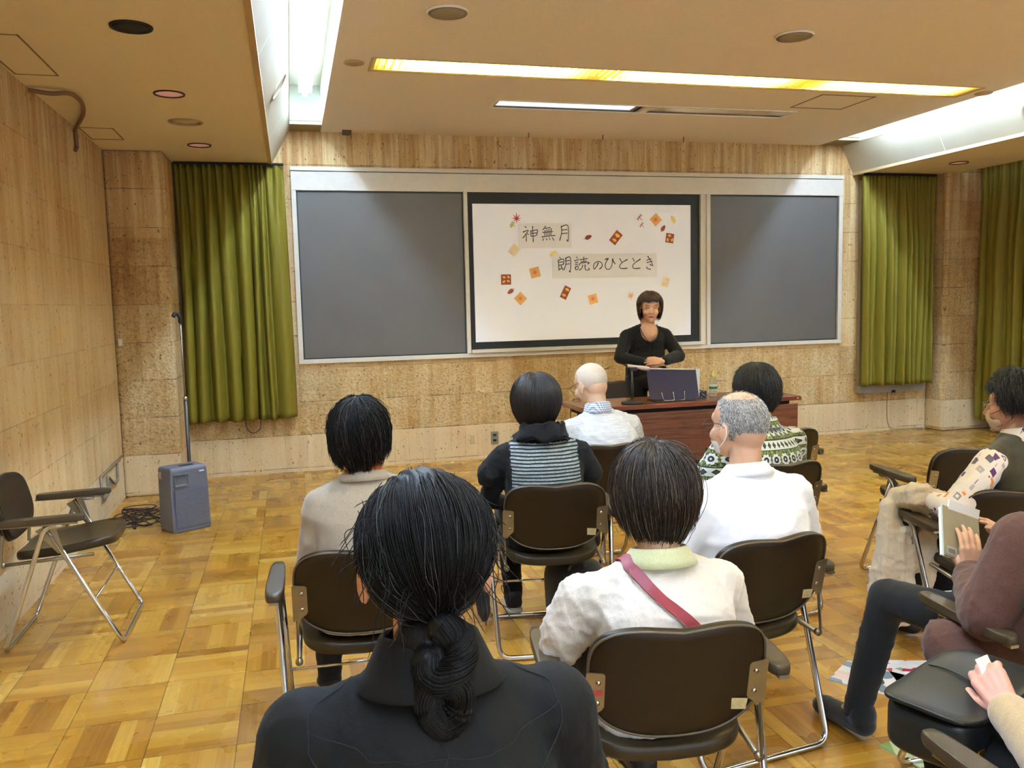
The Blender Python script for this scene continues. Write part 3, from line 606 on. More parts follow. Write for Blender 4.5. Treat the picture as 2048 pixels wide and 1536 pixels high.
# ------------------------------------------------------------------ folding armchairs
def m_vinyl(name, c, r=0.42):
    t = NT(name); co = t.coord(); v = t.voro(co, 380); nz = t.noise(co, 6, 3)
    t.col(t.ramp(nz, [(0.3, tuple(q*0.88 for q in c[:3])+(1,)), (0.7, c)])); t.rough(r); t.b.inputs['Specular IOR Level'].default_value = 0.3; t.bump(v, 0.08, 0.002); return t.m
M_BACK = m_vinyl('brown_vinyl', srgb(40, 28, 12)); M_SEAT = m_vinyl('seat_vinyl', srgb(56, 46, 28), 0.3); M_ARM = m_vinyl('arm_vinyl', srgb(72, 60, 42), 0.33)
M_WORN = plain('worn_edge', srgb(84, 72, 54), 0.5)
M_STICK = plain('sticker', srgb(196, 182, 132), 0.6, noise=0.12, bscale=90); M_RSTICK = plain('red_sticker', srgb(170, 62, 60), 0.5)
def back_outline(a):
    x, y = superell(a, 3.7, 0.206, 0.132)
    if y > 0: y -= 0.010*math.exp(-(x/0.06)**2)*(y/0.13)
    else: x, y = superell(a, 2.7, 0.206, 0.150)
    return x, y
V3 = Vector
def make_chair():
    t = thing('folding_armchair', 'brown vinyl folding armchair', 'chair')
    # backrest, dished and reclined; seat, a shallow sling
    tilt = math.radians(13)
    Mb = Matrix.Translation((0, -0.222, 0.603)) @ Matrix.Rotation(tilt, 4, 'X') @ Matrix.Rotation(PI/2, 4, 'X')
    bk = obj('backrest', pad(bmesh.new(), back_outline, 0.026, lambda x, y: -0.030*(x/0.206)**2, Mb, na=64), M_BACK, t, True)
    rim = bmesh.new(); pts = [Mb @ Vector((*back_outline(2*PI*k/72), -0.030*(back_outline(2*PI*k/72)[0]/0.206)**2+0.0125)) for k in range(73)]
    tube(rim, pts, 0.0032, 6); obj('piping', rim, M_WORN, bk, True)
    so = lambda a: (lambda p: (p[0]*(1-0.05*(p[1] < 0)), p[1]))(superell(a, 4.5, 0.205, 0.205))
    obj('seat', pad(bmesh.new(), so, 0.038, lambda x, y: 0.405+0.03*(y/0.2)*(1 if y > 0 else 0.4)+0.022*(x/0.2)**2, Matrix.Translation((0, 0.035, 0)), na=64), M_SEAT, t, True)
    # frames: front and rear U of chromed tube
    fr = [(-0.256, -0.01, 0.555), (-0.25, 0.262, 0.013), (0.25, 0.262, 0.013), (0.256, -0.01, 0.555)]
    obj('front_frame', tube(bmesh.new(), rounded(fr, 0.045), 0.0105, 12), M_CHROME, t, True)
    rr = [(-0.268, 0.075, 0.553), (-0.268, -0.005, 0.556), (-0.236, -0.205, 0.013), (0.236, -0.205, 0.013), (0.268, -0.005, 0.556), (0.268, 0.075, 0.553)]
    obj('rear_frame', tube(bmesh.new(), rounded(rr, 0.05), 0.0105, 12), M_CHROME, t, True)
    for s in (-1, 1):
        A = obj('armrest', pad(bmesh.new(), lambda a: (lambda p: (p[0]*(1.0-0.14*(p[1]/0.17)), p[1]))(superell(a, 4, 0.027, 0.165)), 0.026, lambda x, y: 0.580+0.004*(y/0.16), Matrix.Translation((s*0.268, -0.012, 0)), na=40), M_ARM, t, True)
        obj('arm_bracket', box(bmesh.new(), (s*0.268-0.012, -0.18, 0.558), (s*0.268+0.012, 0.12, 0.566)), M_STEEL, A)
        # hinge plate on the side of the backrest with a lever down to the seat
        Mp = Mb @ Matrix.Translation((0, 0, -0.0095)) @ Matrix.Rotation(-PI/2, 4, 'X') @ Matrix.Diagonal((s, 1, 1, 1))
        bm = poly_plate(bmesh.new(), [(0.168, 0.012), (0.172, 0.018), (0.207, 0.024), (0.212, 0.02), (0.212, -0.10), (0.192, -0.10), (0.186, -0.088), (0.172, -0.078), (0.168, -0.070)], 0.003, Mp)
        q0 = Mp @ V3((0.203, 0.0, -0.095)); tube(bm, [q0, V3((s*0.203, -0.205, 0.385))], [0.008, 0.007], 8, 0.4)
        br = obj('hinge_plate', bm, M_STEEL, t)
        for z in (-0.004, -0.058): obj('bolt', lathe(bmesh.new(), [(0.0065, 0.0), (0.0055, 0.003), (0, 0.004)], Mp @ V3((0.184, -0.003, z)), 12, Matrix.Rotation(PI/2+tilt, 3, 'X')), M_CHROME, br, True)
        obj('pivot_bolt', lathe(bmesh.new(), [(0.011, -0.012), (0.012, 0.0), (0.0, 0.003)], (s*0.2, -0.2, 0.383), 16, Matrix.Rotation(PI/2, 3, 'X')), M_STEEL, t, True)
        obj('seat_rail', tube(bmesh.new(), [(s*0.2, -0.19, 0.383), (s*0.205, 0.16, 0.402)], 0.008, 8), M_STEEL, t, True)
        # flared plate where the front leg meets the arm
        bm = bmesh.new(); q = [(-0.04, 0.07), (0.04, 0.07), (0.012, -0.06), (-0.012, -0.06)]
        Mf = Matrix.Translation((s*0.2575, 0.02, 0.49)) @ Matrix.Rotation(0.46, 4, 'X') @ Matrix.Rotation(PI/2, 4, 'Z')
        poly_plate(bm, q, 0.004, Mf); obj('leg_plate', bm, M_STEEL, t)
    # worn top edge
    obj('stretcher', tube(bmesh.new(), [(-0.243, 0.16, 0.21), (0.243, 0.16, 0.21)], 0.005, 8), M_CHROME, t, True)
    Mq = Matrix.Translation((0.0, -0.2365, 0.0)) 
    bm = bmesh.new(); poly_plate(bm, sh_rect(0.042, 0.03), 0.0006, Mb @ Matrix.Translation((0.145, -0.085, 0.0005)) @ Matrix.Rotation(-PI/2, 4, 'X') @ Matrix.Rotation(0.10, 4, 'Y'))
    obj('sticker', bm, M_STICK, t)
    return t
CH0 = make_chair(); _first = [True]
CHG = 'brown folding armchairs of the audience'
def chair(x, y, rz, label, group=CHG):
    c = CH0 if _first[0] else copy_tree(CH0); _first[0] = False
    c.location = (x, y, 0); c.rotation_euler = (0, 0, rz); c['label'] = label; c['group'] = group; return c
CB = chair(0.835, 1.90, -0.13, 'brown folding armchair of the woman with the red strap')
chair(1.02, 3.385, -0.15, 'brown folding armchair of the woman in the striped vest')
chair(1.352, 2.448, 0.13, 'brown folding armchair of the man in the plain white shirt')
chair(0.185, 2.74, -0.04, 'brown folding armchair of the person in the oatmeal sweater')
chair(1.53, 4.18, -0.03, 'brown folding armchair of the bald man in grey shirt')
chair(2.02, 3.44, 0.15, 'brown folding armchair of the person in the floral patterned shirt')
chair(2.56, 4.25, 0.1, 'empty brown folding armchair just past the floral shirted person')
chair(3.06, 3.46, -0.06, 'empty brown folding armchair in front of the curly-haired woman')
chair(2.582, 2.705, -0.2, 'brown folding armchair of the curly-haired woman in green vest')
chair(1.985, 1.84, -0.02, 'brown folding armchair of the person in the mauve jacket')
chair(1.44, 1.19, 0.0, 'brown folding armchair holding the person with black bag, bottom right')
chair(0.19, 1.19, -0.03, 'brown folding armchair hidden beneath the ponytailed person')
chair(-1.035, 4.145, -PI/2, 'empty brown folding armchair against the left wall', 'empty chair by the left wall')
chair(2.73, 6.78, PI, 'brown chair standing behind the long table, mostly hidden', 'chair behind the table')
bm = bmesh.new(); poly_plate(bm, sh_rect(0.034, 0.014), 0.0006, Matrix.Translation((0, -0.222, 0.603)) @ Matrix.Rotation(math.radians(13), 4, 'X') @ Matrix.Rotation(PI/2, 4, 'X') @ Matrix.Translation((-0.190, -0.031, -0.006)) @ Matrix.Rotation(-PI/2, 4, 'X'))
obj('red_label', bm, M_RSTICK, CB)

# ------------------------------------------------------------------ long table and what is on it
def m_wood(name, a, b, c_, sc=1.0, axis=0, rough=0.32):
    t = NT(name); co = t.coord(); x, y, z = t.sep(co)
    v = t.comb(t.math('MULTIPLY', x, 1.2*sc), t.math('MULTIPLY', y, 14*sc), t.math('MULTIPLY', z, 26*sc))
    n1 = t.noise(v, 2.0, 5, 0.62, 1.2); n2 = t.noise(t.comb(t.math('MULTIPLY', x, 6.0), t.math('MULTIPLY', y, 80), t.math('MULTIPLY', z, 200)), 1.5, 3)
    t.col(t.ramp(t.math('ADD', t.math('MULTIPLY', n1, 0.75), t.math('MULTIPLY', n2, 0.25)), [(0.36, a), (0.5, b), (0.66, c_)]))
    t.rough(rough); return t.m
M_WOOD = m_wood('rosewood_laminate', srgb(58, 30, 18), srgb(104, 60, 38), srgb(128, 80, 54))
M_WTOP = m_wood('rosewood_top', srgb(84, 44, 26), srgb(124, 74, 48), srgb(146, 94, 66), 1.0, 0, 0.22)
TX0, TX1, TY0, TY1, TZ = 1.935, 3.675, 5.56, 6.02, 0.70
tb = thing('long_table', 'long dark wood-grain table in front of the speaking woman', 'table', (2.805, 5.79, 0), 0.01)
hw, hd = (TX1-TX0)/2, (TY1-TY0)/2
obj('tabletop', box(bmesh.new(), (-hw, -hd, TZ-0.034), (hw, hd, TZ)), M_WTOP, tb, bevel=0.004)
obj('edge_band', box(bmesh.new(), (-hw-0.002, -hd-0.003, TZ-0.03), (hw+0.002, -hd, TZ-0.006)), plain('table_edge', srgb(110, 52, 30), 0.35), tb)
obj('apron', box(bmesh.new(), (-hw+0.06, -hd+0.06, TZ-0.075), (hw-0.06, hd-0.05, TZ-0.034)), M_DARK, tb)
obj('modesty_panel', box(bmesh.new(), (-hw+0.012, -hd+0.02, 0.265), (hw-0.012, -hd+0.038, TZ-0.062)), M_WOOD, tb, bevel=0.002)
for s in (-1, 1):
    l = obj('leg', tube(bmesh.new(), rounded([(s*(hw-0.12), -hd+0.05, 0.02), (s*(hw-0.12), -hd+0.05, TZ-0.07)], 0.02), 0.016, 12), M_BLACK, tb, True)
    obj('leg', tube(bmesh.new(), [(s*(hw-0.12), hd-0.06, 0.02), (s*(hw-0.12), hd-0.06, TZ-0.07)], 0.016, 12), M_BLACK, tb, True)
    obj('foot_bar', box(bmesh.new(), (s*(hw-0.12)-0.02, -hd+0.02, 0.0), (s*(hw-0.12)+0.02, hd-0.02, 0.03)), M_BLACK, tb, bevel=0.004)
obj('stretcher', box(bmesh.new(), (-hw+0.06, -hd+0.035, 0.225), (hw-0.06, -hd+0.06, 0.268)), M_BLACK, tb)
obj('corner_cap', lathe(bmesh.new(), [(0, -0.002), (0.008, -0.002), (0.008, 0.0)], (hw-0.03, -hd-0.003, TZ-0.017), 12, Matrix.Rotation(-PI/2, 3, 'X')), M_CHROME, tb)
# desk microphone
mic = thing('microphone', 'silver microphone on a black round-based desk stand', 'microphone', (2.357, 5.66, TZ))
obj('base', lathe(bmesh.new(), [(0, 0), (0.078, 0), (0.08, 0.006), (0.074, 0.014), (0.03, 0.018), (0.012, 0.03), (0, 0.03)], seg=36), M_BLACK, mic, True)
obj('stem', tube(bmesh.new(), [(0, 0, 0.02), (0, 0, 0.15)], 0.011, 12), M_BLACK, mic, True)
obj('upper_stem', tube(bmesh.new(), [(0, 0, 0.15), (0, 0, 0.235)], 0.0065, 10), plain('stem_grey', srgb(120, 120, 124), 0.4, metal=0.5), mic, True)
obj('clip', box(bmesh.new(), (-0.012, -0.016, 0.235), (0.034, 0.016, 0.262)), plain('clip_blue', srgb(34, 40, 66), 0.5), mic, bevel=0.004)
d = Vector((-0.172, 0.0, 0.032)); a = Vector((0.135, 0, 0.243))
bd_ = obj('mic_body', tube(bmesh.new(), [a, a+d*0.05, a+d*0.25, a+d*0.6, a+d], [0.014, 0.017, 0.017, 0.0125, 0.011], 16), plain('mic_silver', srgb(196, 188, 206), 0.28, metal=0.5), mic, True)
obj('mic_tip', tube(bmesh.new(), [a+d, a+d*1.02, a+d*1.16], [0.009, 0.009, 0.004], 12), M_BLACK, bd_, True)
tag(obj('microphone_cable', tube(bmesh.new(), spline([(2.18, 5.66, 0.965), (2.13, 5.70, 0.93), (2.2, 5.8, 0.80), (2.2, 5.92, 0.712), (2.1, 6.0, 0.706), (2.02, 6.035, 0.68), (2.02, 6.05, 0.4), (2.02, 6.06, 0.01)], 8), 0.003, 6), M_BLACK, smooth=True), 'thin black cable of the desk microphone', 'cable')
# dark blue folder leaning on a wire book stand
M_NAVY = plain('navy_cover', srgb(28, 26, 62), 0.35, noise=0.06, bscale=6)
fo = thing('navy_folder', 'large dark blue folder standing open on the table', 'folder', (2.70, 5.70, TZ+0.006), -0.06)
T = lambda rx, ry=0: Matrix.Rotation(math.radians(rx), 4, 'X') @ Matrix.Rotation(math.radians(ry), 4, 'Y')
obj('cover', box(bmesh.new(), (-0.185, -0.004, 0.0), (0.20, 0.0, 0.235), T(-24, 3)), M_NAVY, fo, bevel=0.001)
obj('side_cover', poly_plate(bmesh.new(), [(0.0, 0), (0.035, 0.235), (0.0, 0.235)], 0.003, Matrix.Translation((0.20, 0.0, 0)) @ T(-24, 3)), plain('folder_inside', srgb(196, 206, 208), 0.5), fo)
obj('pages', box(bmesh.new(), (-0.16, 0.001, 0.004), (0.19, 0.007, 0.243), T(-24, 3)), M_PAPER, fo)
st = thing('wire_book_stand', 'bent steel wire stand holding the dark blue folder', 'book stand', (2.70, 5.70, TZ))
for xx in (-0.1, 0.06):
    obj('wire_foot', tube(bmesh.new(), rounded([(xx-0.02, -0.055, 0.07), (xx-0.006, -0.062, 0.008), (xx+0.08, -0.062, 0.008), (xx+0.07, -0.055, 0.07)][:4] if xx < 0 else [(xx-0.03, -0.062, 0.008), (xx, -0.062, 0.008), (xx+0.0, -0.055, 0.07)], 0.015), 0.0026, 6), M_CHROME, st, True)
obj('base_plate', box(bmesh.new(), (-0.17, -0.07, 0), (0.14, 0.10, 0.005)), M_BLACK, st)
# bottle with yellow cap, handkerchief
bo = thing('plastic_bottle', 'clear plastic bottle with yellow-green cap on the table', 'bottle', (3.095, 5.84, TZ))
M_PET = plain('clear_plastic', srgb(232, 240, 238), 0.12, trans=0.85); M_PET.node_tree.nodes['Principled BSDF'].inputs['IOR'].default_value = 1.15
obj('body', lathe(bmesh.new(), [(0, 0.0), (0.029, 0.001), (0.031, 0.008), (0.030, 0.03), (0.031, 0.1), (0.027, 0.122), (0.015, 0.145), (0.0125, 0.152)], seg=28), M_PET, bo, True)
obj('label_wrap', lathe(bmesh.new(), [(0.0315, 0.04), (0.0318, 0.042), (0.0318, 0.088), (0.0315, 0.09)], seg=28), plain('bottle_label', srgb(216, 230, 222), 0.5, noise=0.2, bscale=70), bo, True)
obj('label_mark', lathe(bmesh.new(), [(0.0322, 0.055), (0.0324, 0.056), (0.0324, 0.072), (0.0322, 0.073)], seg=28), plain('label_green', srgb(70, 130, 96), 0.5, noise=0.5, bscale=140), bo, True)
obj('cap', lathe(bmesh.new(), [(0.016, 0.145), (0.0165, 0.150), (0.0165, 0.166), (0.007, 0.170), (0.006, 0.188), (0, 0.19)], seg=24), plain('cap_yellow', srgb(214, 214, 96), 0.45), bo, True)
def cloth_lump(name, label, cat, loc, rad, mat, seed, n=26):
    bm = bmesh.new(); bmesh.ops.create_icosphere(bm, subdivisions=4, radius=1.0); rs = np.random.RandomState(seed); K = rs.randn(7, 3)*3; P = rs.rand(7)*6
    for v in bm.verts:
        d = sum(abs(math.sin(K[i] @ np.array(v.co)+P[i]))*(0.16) for i in range(7))
        v.co *= 0.62+d*0.5; v.co.x *= rad[0]; v.co.y *= rad[1]; v.co.z = max(0, v.co.z+0.25)*rad[2]
    o = obj(name, bm, mat, smooth=True); o.location = loc; return tag(o, label, cat)
t = NT('bandana_print'); co = t.coord(); v = t.voro(co, 75); t.col(t.ramp(v, [(0.22, srgb(196, 200, 208)), (0.3, srgb(40, 46, 66))], 'CONSTANT')); t.rough(0.85)
cloth_lump('handkerchief', 'crumpled navy patterned handkerchief beside the folder', 'handkerchief', (2.965, 5.80, TZ), (0.062, 0.045, 0.045), t.m, 4)

# ------------------------------------------------------------------ loudspeaker box and thin pole at the left
M_AMP = plain('amp_grey', srgb(98, 100, 112), 0.5, bump=0.15, bscale=300); M_AMPS = plain('amp_side', srgb(74, 72, 70), 0.6, bump=0.1, bscale=200)
am = thing('loudspeaker', 'grey box loudspeaker on the floor near the left curtain', 'loudspeaker', (-0.737, 5.90, 0), math.radians(33))
W, D, Hh = 0.128, 0.095, 0.425
bm = bmesh.new(); vs = []
for z, k in ((0.0, 1.0), (0.02, 1.02), (0.37, 1.0), (Hh-0.015, 0.98), (Hh, 0.94)):
    fy = -D*(1.0 if z < 0.37 else (0.86 if z < Hh-0.001 else 0.72)); vs.append([bm.verts.new(p) for p in ((-W*k, fy, z), (W*k, fy, z), (W*k, D*k, z), (-W*k, D*k, z))])
for a, b in zip(vs, vs[1:]):
    for i in range(4): bm.faces.new((a[i], a[(i+1) % 4], b[(i+1) % 4], b[i]))
bm.faces.new(vs[0][::-1]); bm.faces.new(vs[-1])
obj('cabinet', bm, M_AMP, am, bevel=0.008)
t = NT('amp_grille'); co = t.coord(); v = t.voro(co, 240); t.col(t.ramp(v, [(0.2, srgb(58, 62, 72)), (0.5, srgb(92, 98, 112))])); t.rough(0.6); t.bump(v, 0.3, 0.002)
obj('grille', box(bmesh.new(), (-W*0.86, -D-0.006, 0.03), (W*0.9, -D+0.004, 0.285)), t.m, am, bevel=0.003)
hn = bmesh.new(); c = (-0.058, 0.345)
outer = [(c[0]-0.045, c[1]-0.036), (c[0]+0.045, c[1]-0.036), (c[0]+0.045, c[1]+0.036), (c[0]-0.045, c[1]+0.036)]; inner = [(c[0]+(x-c[0])*0.4-0.01, c[1]+(z-c[1])*0.4) for x, z in outer]
a = [hn.verts.new((x, -D-0.004, z)) for x, z in outer]; b = [hn.verts.new((x, -D+0.05, z)) for x, z in inner]; a2 = [hn.verts.new((c[0]+(x-c[0])*1.1, -D-0.004, c[1]+(z-c[1])*1.12)) for x, z in outer]; a3 = [hn.verts.new((c[0]+(x-c[0])*1.1, -D+0.03, c[1]+(z-c[1])*1.12)) for x, z in outer]
for i in range(4):
    j = (i+1) % 4; hn.faces.new((a[i], a[j], b[j], b[i])); hn.faces.new((a2[i], a2[j], a[j], a[i])); hn.faces.new((a3[i], a3[j], a2[j], a2[i]))
hn.faces.new(b)
obj('horn', hn, plain('horn_grey', srgb(104, 108, 112), 0.5), am)
obj('horn_throat', box(bmesh.new(), (c[0]-0.026, -D+0.03, c[1]-0.02), (c[0]+0.010, -D+0.052, c[1]+0.02)), M_BLACK, am)
obj('nameplate', box(bmesh.new(), (0.065, -D*0.9-0.008, 0.382), (0.10, -D*0.9, 0.391)), plain('nameplate_white', srgb(210, 214, 224), 0.4), am)
obj('handle', box(bmesh.new(), (-0.03, -0.035, Hh-0.002), (0.06, 0.01, Hh+0.003)), M_DARK, am, bevel=0.002)
obj('side_label', box(bmesh.new(), (-W*1.0-0.004, 0.045, 0.352), (-W*0.985, 0.075, 0.392)), plain('label_white', srgb(176, 160, 144), 0.5), am)
obj('orange_mark', box(bmesh.new(), (-W*1.0-0.005, 0.04, 0.343), (-W*0.985, 0.075, 0.352)), plain('orange_mark', srgb(206, 92, 40), 0.5), am)
ps = thing('microphone_stand', 'tall thin floor stand with clip behind the grey loudspeaker', 'microphone stand', (-0.727, 6.19, 0))
obj('base', lathe(bmesh.new(), [(0, 0), (0.085, 0), (0.085, 0.012), (0.02, 0.022), (0, 0.03)], seg=32), M_BLACK, ps, True)
obj('lower_pole', tube(bmesh.new(), [(0, 0, 0.02), (-0.002, 0, 0.83)], 0.0125, 12), plain('pole_grey', srgb(80, 80, 78), 0.4, metal=0.5), ps, True)
obj('collar', tube(bmesh.new(), [(-0.002, 0, 0.825), (-0.002, 0, 0.85)], 0.015, 12), M_CHROME, ps, True)
obj('upper_pole', tube(bmesh.new(), [(-0.002, 0, 0.84), (-0.005, 0, 1.37)], 0.0065, 10), M_STEEL, ps, True)
obj('clip', tube(bmesh.new(), spline([(-0.005, 0, 1.36), (-0.006, -0.01, 1.40), (-0.03, -0.02, 1.425), (-0.045, -0.03, 1.40)], 5), 0.013, 8), M_BLACK, ps, True)
rs = random.Random(5)
cb = []
for k, (x0, y0) in enumerate(((-0.92, 6.2), (-0.92, 6.1), (-0.93, 6.28))):
    p = [(-0.9, 6.0+k*0.09, 0.012)]
    for i in range(13): p.append((-1.12+rs.uniform(-0.14, 0.2), 6.2+rs.uniform(-0.22, 0.4), 0.005+0.004*k+rs.uniform(0, 0.004)))
    tag(obj('coiled_cable', tube(bmesh.new(), spline(p, 7), 0.0035, 6), [M_BLACK, plain('cable_brown', srgb(70, 30, 16), 0.5), M_BLACK][k], smooth=True), ['black tangled cable on the floor left of the loudspeaker', 'reddish brown tangled cable left of the loudspeaker', 'black cable nearest the pillar in the floor tangle'][k], 'cable')
# small wire rack on the left wall near the corner
rk = thing('wall_rail', 'low metal rail and bracket on the left wall by the corner', 'rail', (XL, 6.5, 0))
obj('rail', tube(bmesh.new(), [(0.012, -0.3, 0.33), (0.012, 0.45, 0.34)], 0.009, 8), plain('rail_brown', srgb(128, 112, 88), 0.5), rk, True)
obj('bracket', tube(bmesh.new(), rounded([(0.01, -0.3, 0.33), (0.014, -0.3, 0.17), (0.014, -0.1, 0.17), (0.014, -0.1, 0.30), (0.014, 0.1, 0.2), (0.014, 0.25, 0.2), (0.014, 0.25, 0.32)], 0.03), 0.009, 8), plain('bracket_grey', srgb(130, 124, 112), 0.5), rk, True)

# ------------------------------------------------------------------ things on the floor and chairs, right side
def m_mag(name, cols, sc):
    t = NT(name); co = t.coord(); v = t.voro(co, sc, 'F1', 1); x = t.sep(v)[0]; n = len(cols)
    t.col(t.ramp(x, [(i/n, c) for i, c in enumerate(cols)], 'CONSTANT')); t.rough(0.3); return t.m
def magazine(name, label, x, y, rz, mat, sz=(0.21, 0.297)):
    t = thing(name, label, 'magazine', (x, y, 0), rz)
    obj('pages', box(bmesh.new(), (-sz[0]/2, -sz[1]/2, 0), (sz[0]/2, sz[1]/2, 0.004)), M_PAPER, t)
    obj('cover', box(bmesh.new(), (-sz[0]/2-0.001, -sz[1]/2-0.001, 0.004), (sz[0]/2+0.001, sz[1]/2+0.001, 0.0052)), mat, t)
    return t
magazine('magazine', 'blue and white magazine on the floor behind the lower leg', 2.07, 2.62, math.radians(35), m_mag('mag_blue', [srgb(120, 140, 158), srgb(236, 232, 226), srgb(232, 226, 222), srgb(56, 70, 92), srgb(240, 214, 200)], 17))
magazine('magazine', 'white flyer with red print on the floor by the mauve jacket', 2.3, 2.62, math.radians(70), m_mag('mag_red', [srgb(238, 236, 230), srgb(232, 232, 226), srgb(190, 60, 76), srgb(236, 236, 232), srgb(150, 170, 120), srgb(240, 238, 232)], 30))
magazine('magazine', 'green magazine on the floor under the black handbag', 1.90, 2.10, math.radians(12), m_mag('mag_green', [srgb(150, 186, 96), srgb(206, 222, 170), srgb(120, 160, 90), srgb(224, 230, 206)], 10))
# black backpack and folded umbrella by the striped-vest chair
bp = thing('backpack', 'black backpack on the floor under the striped-vest chair', 'bag', (1.15, 3.44, 0), 0.3)
def soft_box(hx, hy, h, seed, n=3.2, bulge=0.06):
    bm = bmesh.new(); rs = np.random.RandomState(seed); K = rs.randn(5, 3)*14; P = rs.rand(5)*6; M_, N_ = 22, 40; rings = []
    for j in range(M_+1):
        v = j/M_; z = h*v; k = (max(0.0, 1-abs(2*v-1)**5))**0.5 if j in (0, M_) else (1-abs(2*v-1)**7)**0.5
        if j in (0, M_): k = 0.35
        ring = []
        for i in range(N_):
            x, y = superell(2*PI*i/N_, n, hx*k, hy*k); p = np.array([x, y, z]); d = sum(math.sin(K[q] @ p+P[q]) for q in range(5))*0.004
            r = math.hypot(x, y)+1e-6; ring.append(bm.verts.new((x*(1+d/r*bulge*16), y*(1+d/r*bulge*16), z+d*0.4)))
        rings.append(ring)
    for a, b in zip(rings, rings[1:]):
        for i in range(N_): bm.faces.new((a[i], a[(i+1) % N_], b[(i+1) % N_], b[i]))
    bm.faces.new(rings[0][::-1]); bm.faces.new(rings[-1]); 
    for v in bm.verts: v.co.z = max(0.0, v.co.z)
    return bm
M_BAGB = fabric('black_nylon', srgb(26, 26, 30), rough=0.6, wr=0.3)
obj('body', soft_box(0.13, 0.085, 0.33, 3), M_BAGB, bp, True)
obj('pocket', (lambda b: (bmesh.ops.translate(b, vec=(0, -0.085, 0.02), verts=b.verts[:]), b)[1])(soft_box(0.10, 0.035, 0.18, 9)), M_BAGB, bp, True)
obj('strap', tube(bmesh.new(), spline([(-0.07, -0.06, 0.3), (-0.08, -0.1, 0.34), (-0.03, -0.11, 0.35), (0.0, -0.08, 0.31)], 6), 0.006, 6), M_BAGB, bp, True)
tag(obj('strap_buckle', box(bmesh.new(), (1.08, 3.315, 0), (1.12, 3.345, 0.012)), M_BLACK, bevel=0.003), 'small black strap buckle lying on the floor', 'buckle')
um = thing('folded_umbrella', 'folded black umbrella leaning against the striped-vest chair', 'umbrella', (0.735, 3.62, 0))
bm = bmesh.new(); prof = [(0.012, 0.02), (0.028, 0.06), (0.036, 0.2), (0.042, 0.38), (0.046, 0.46), (0.02, 0.49)]; rings = []
for r, z in prof:
    rings.append([bm.verts.new((r*(1+0.16*math.cos(5*2*PI*k/40+z*8))*math.cos(2*PI*k/40)+0.05*(1-z/0.5), r*(1+0.16*math.cos(5*2*PI*k/40+z*8))*math.sin(2*PI*k/40), z)) for k in range(40)])
for a, b in zip(rings, rings[1:]):
    for k in range(40): bm.faces.new((a[k], a[(k+1) % 40], b[(k+1) % 40], b[k]))
bm.faces.new(rings[0][::-1]); bm.faces.new(rings[-1]); obj('canopy', bm, M_BAGB, um, True)
obj('tip', tube(bmesh.new(), [(0.05, 0, 0.03), (0.055, 0, 0.0)], [0.006, 0.003], 8), M_STEEL, um, True)
obj('handle', tube(bmesh.new(), spline([(0.0, 0, 0.48), (0, 0, 0.53), (0.0, -0.02, 0.56)], 6), 0.009, 8), M_BLACK, um, True)

# ================================================================== people
from mathutils.bvhtree import BVHTree
V = Vector
def prim_mesh(bm, p):
    k = p[0]
    if k == 'cap':
        _, a, ra, b, rb = p[:5]; fl = p[5] if len(p) > 5 else 1.0; a, b = V(a), V(b); d = b-a; L = d.length or 1e-4; d = d/L
        pts, R = [], []
        for i in range(5, 0, -1): pts.append(a-d*ra*math.sin(i/5*PI/2)*0.999); R.append(max(0.0004, ra*math.cos(i/5*PI/2)))
        for i in range(7): t = i/6; pts.append(a.lerp(b, t)); R.append(ra+(rb-ra)*t)
        for i in range(1, 6): pts.append(b+d*rb*math.sin(i/5*PI/2)*0.999); R.append(max(0.0004, rb*math.cos(i/5*PI/2)))
        tube(bm, pts, R, 16, fl)
    elif k == 'ell':
        _, c, r = p[:3]; M = Matrix.Translation(V(c)) @ (Euler(p[3]).to_matrix().to_4x4() if len(p) > 3 else Matrix.Identity(4)) @ Matrix.Diagonal((*r, 1))
        bmesh.ops.create_icosphere(bm, subdivisions=3, radius=1.0, matrix=M)
    elif k == 'loft':
        _, rings_ = p; rings = []
        for c, rx, ry, n in rings_:
            rings.append([bm.verts.new((c[0]+q[0], c[1]+q[1], c[2])) for q in (superell(2*PI*i/28, n, rx, ry) for i in range(28))])
        for a, b in zip(rings, rings[1:]):
            for i in range(28): bm.faces.new((a[i], a[(i+1) % 28], b[(i+1) % 28], b[i]))
        bm.faces.new(rings[0][::-1]); bm.faces.new(rings[-1])
def remesh(prims, vox, sm, xform=None):
    bm = bmesh.new()
    for p in prims: prim_mesh(bm, p)
    bmesh.ops.recalc_face_normals(bm, faces=bm.faces[:]); me = bpy.data.meshes.new('tmp'); bm.to_mesh(me); bm.free()
    o = bpy.data.objects.new('tmp', me); COL.objects.link(o)
    a = o.modifiers.new('r', 'REMESH'); a.mode = 'VOXEL'; a.voxel_size = vox
    b = o.modifiers.new('s', 'SMOOTH'); b.iterations = sm; b.factor = 0.5
    dg = bpy.context.evaluated_depsgraph_get(); ev = o.evaluated_get(dg); out = bpy.data.meshes.new_from_object(ev, depsgraph=dg)
    bpy.data.objects.remove(o); bpy.data.meshes.remove(me); return out
def coords(me):
    a = np.empty(len(me.vertices)*3, np.float32); me.vertices.foreach_get('co', a); n = np.empty(len(me.vertices)*3, np.float32)
    me.vertex_normals.foreach_get('vector', n); return a.reshape(-1, 3).astype(float), n.reshape(-1, 3).astype(float)
def setco(me, c): me.vertices.foreach_set('co', c.astype(np.float32).ravel()); me.update()
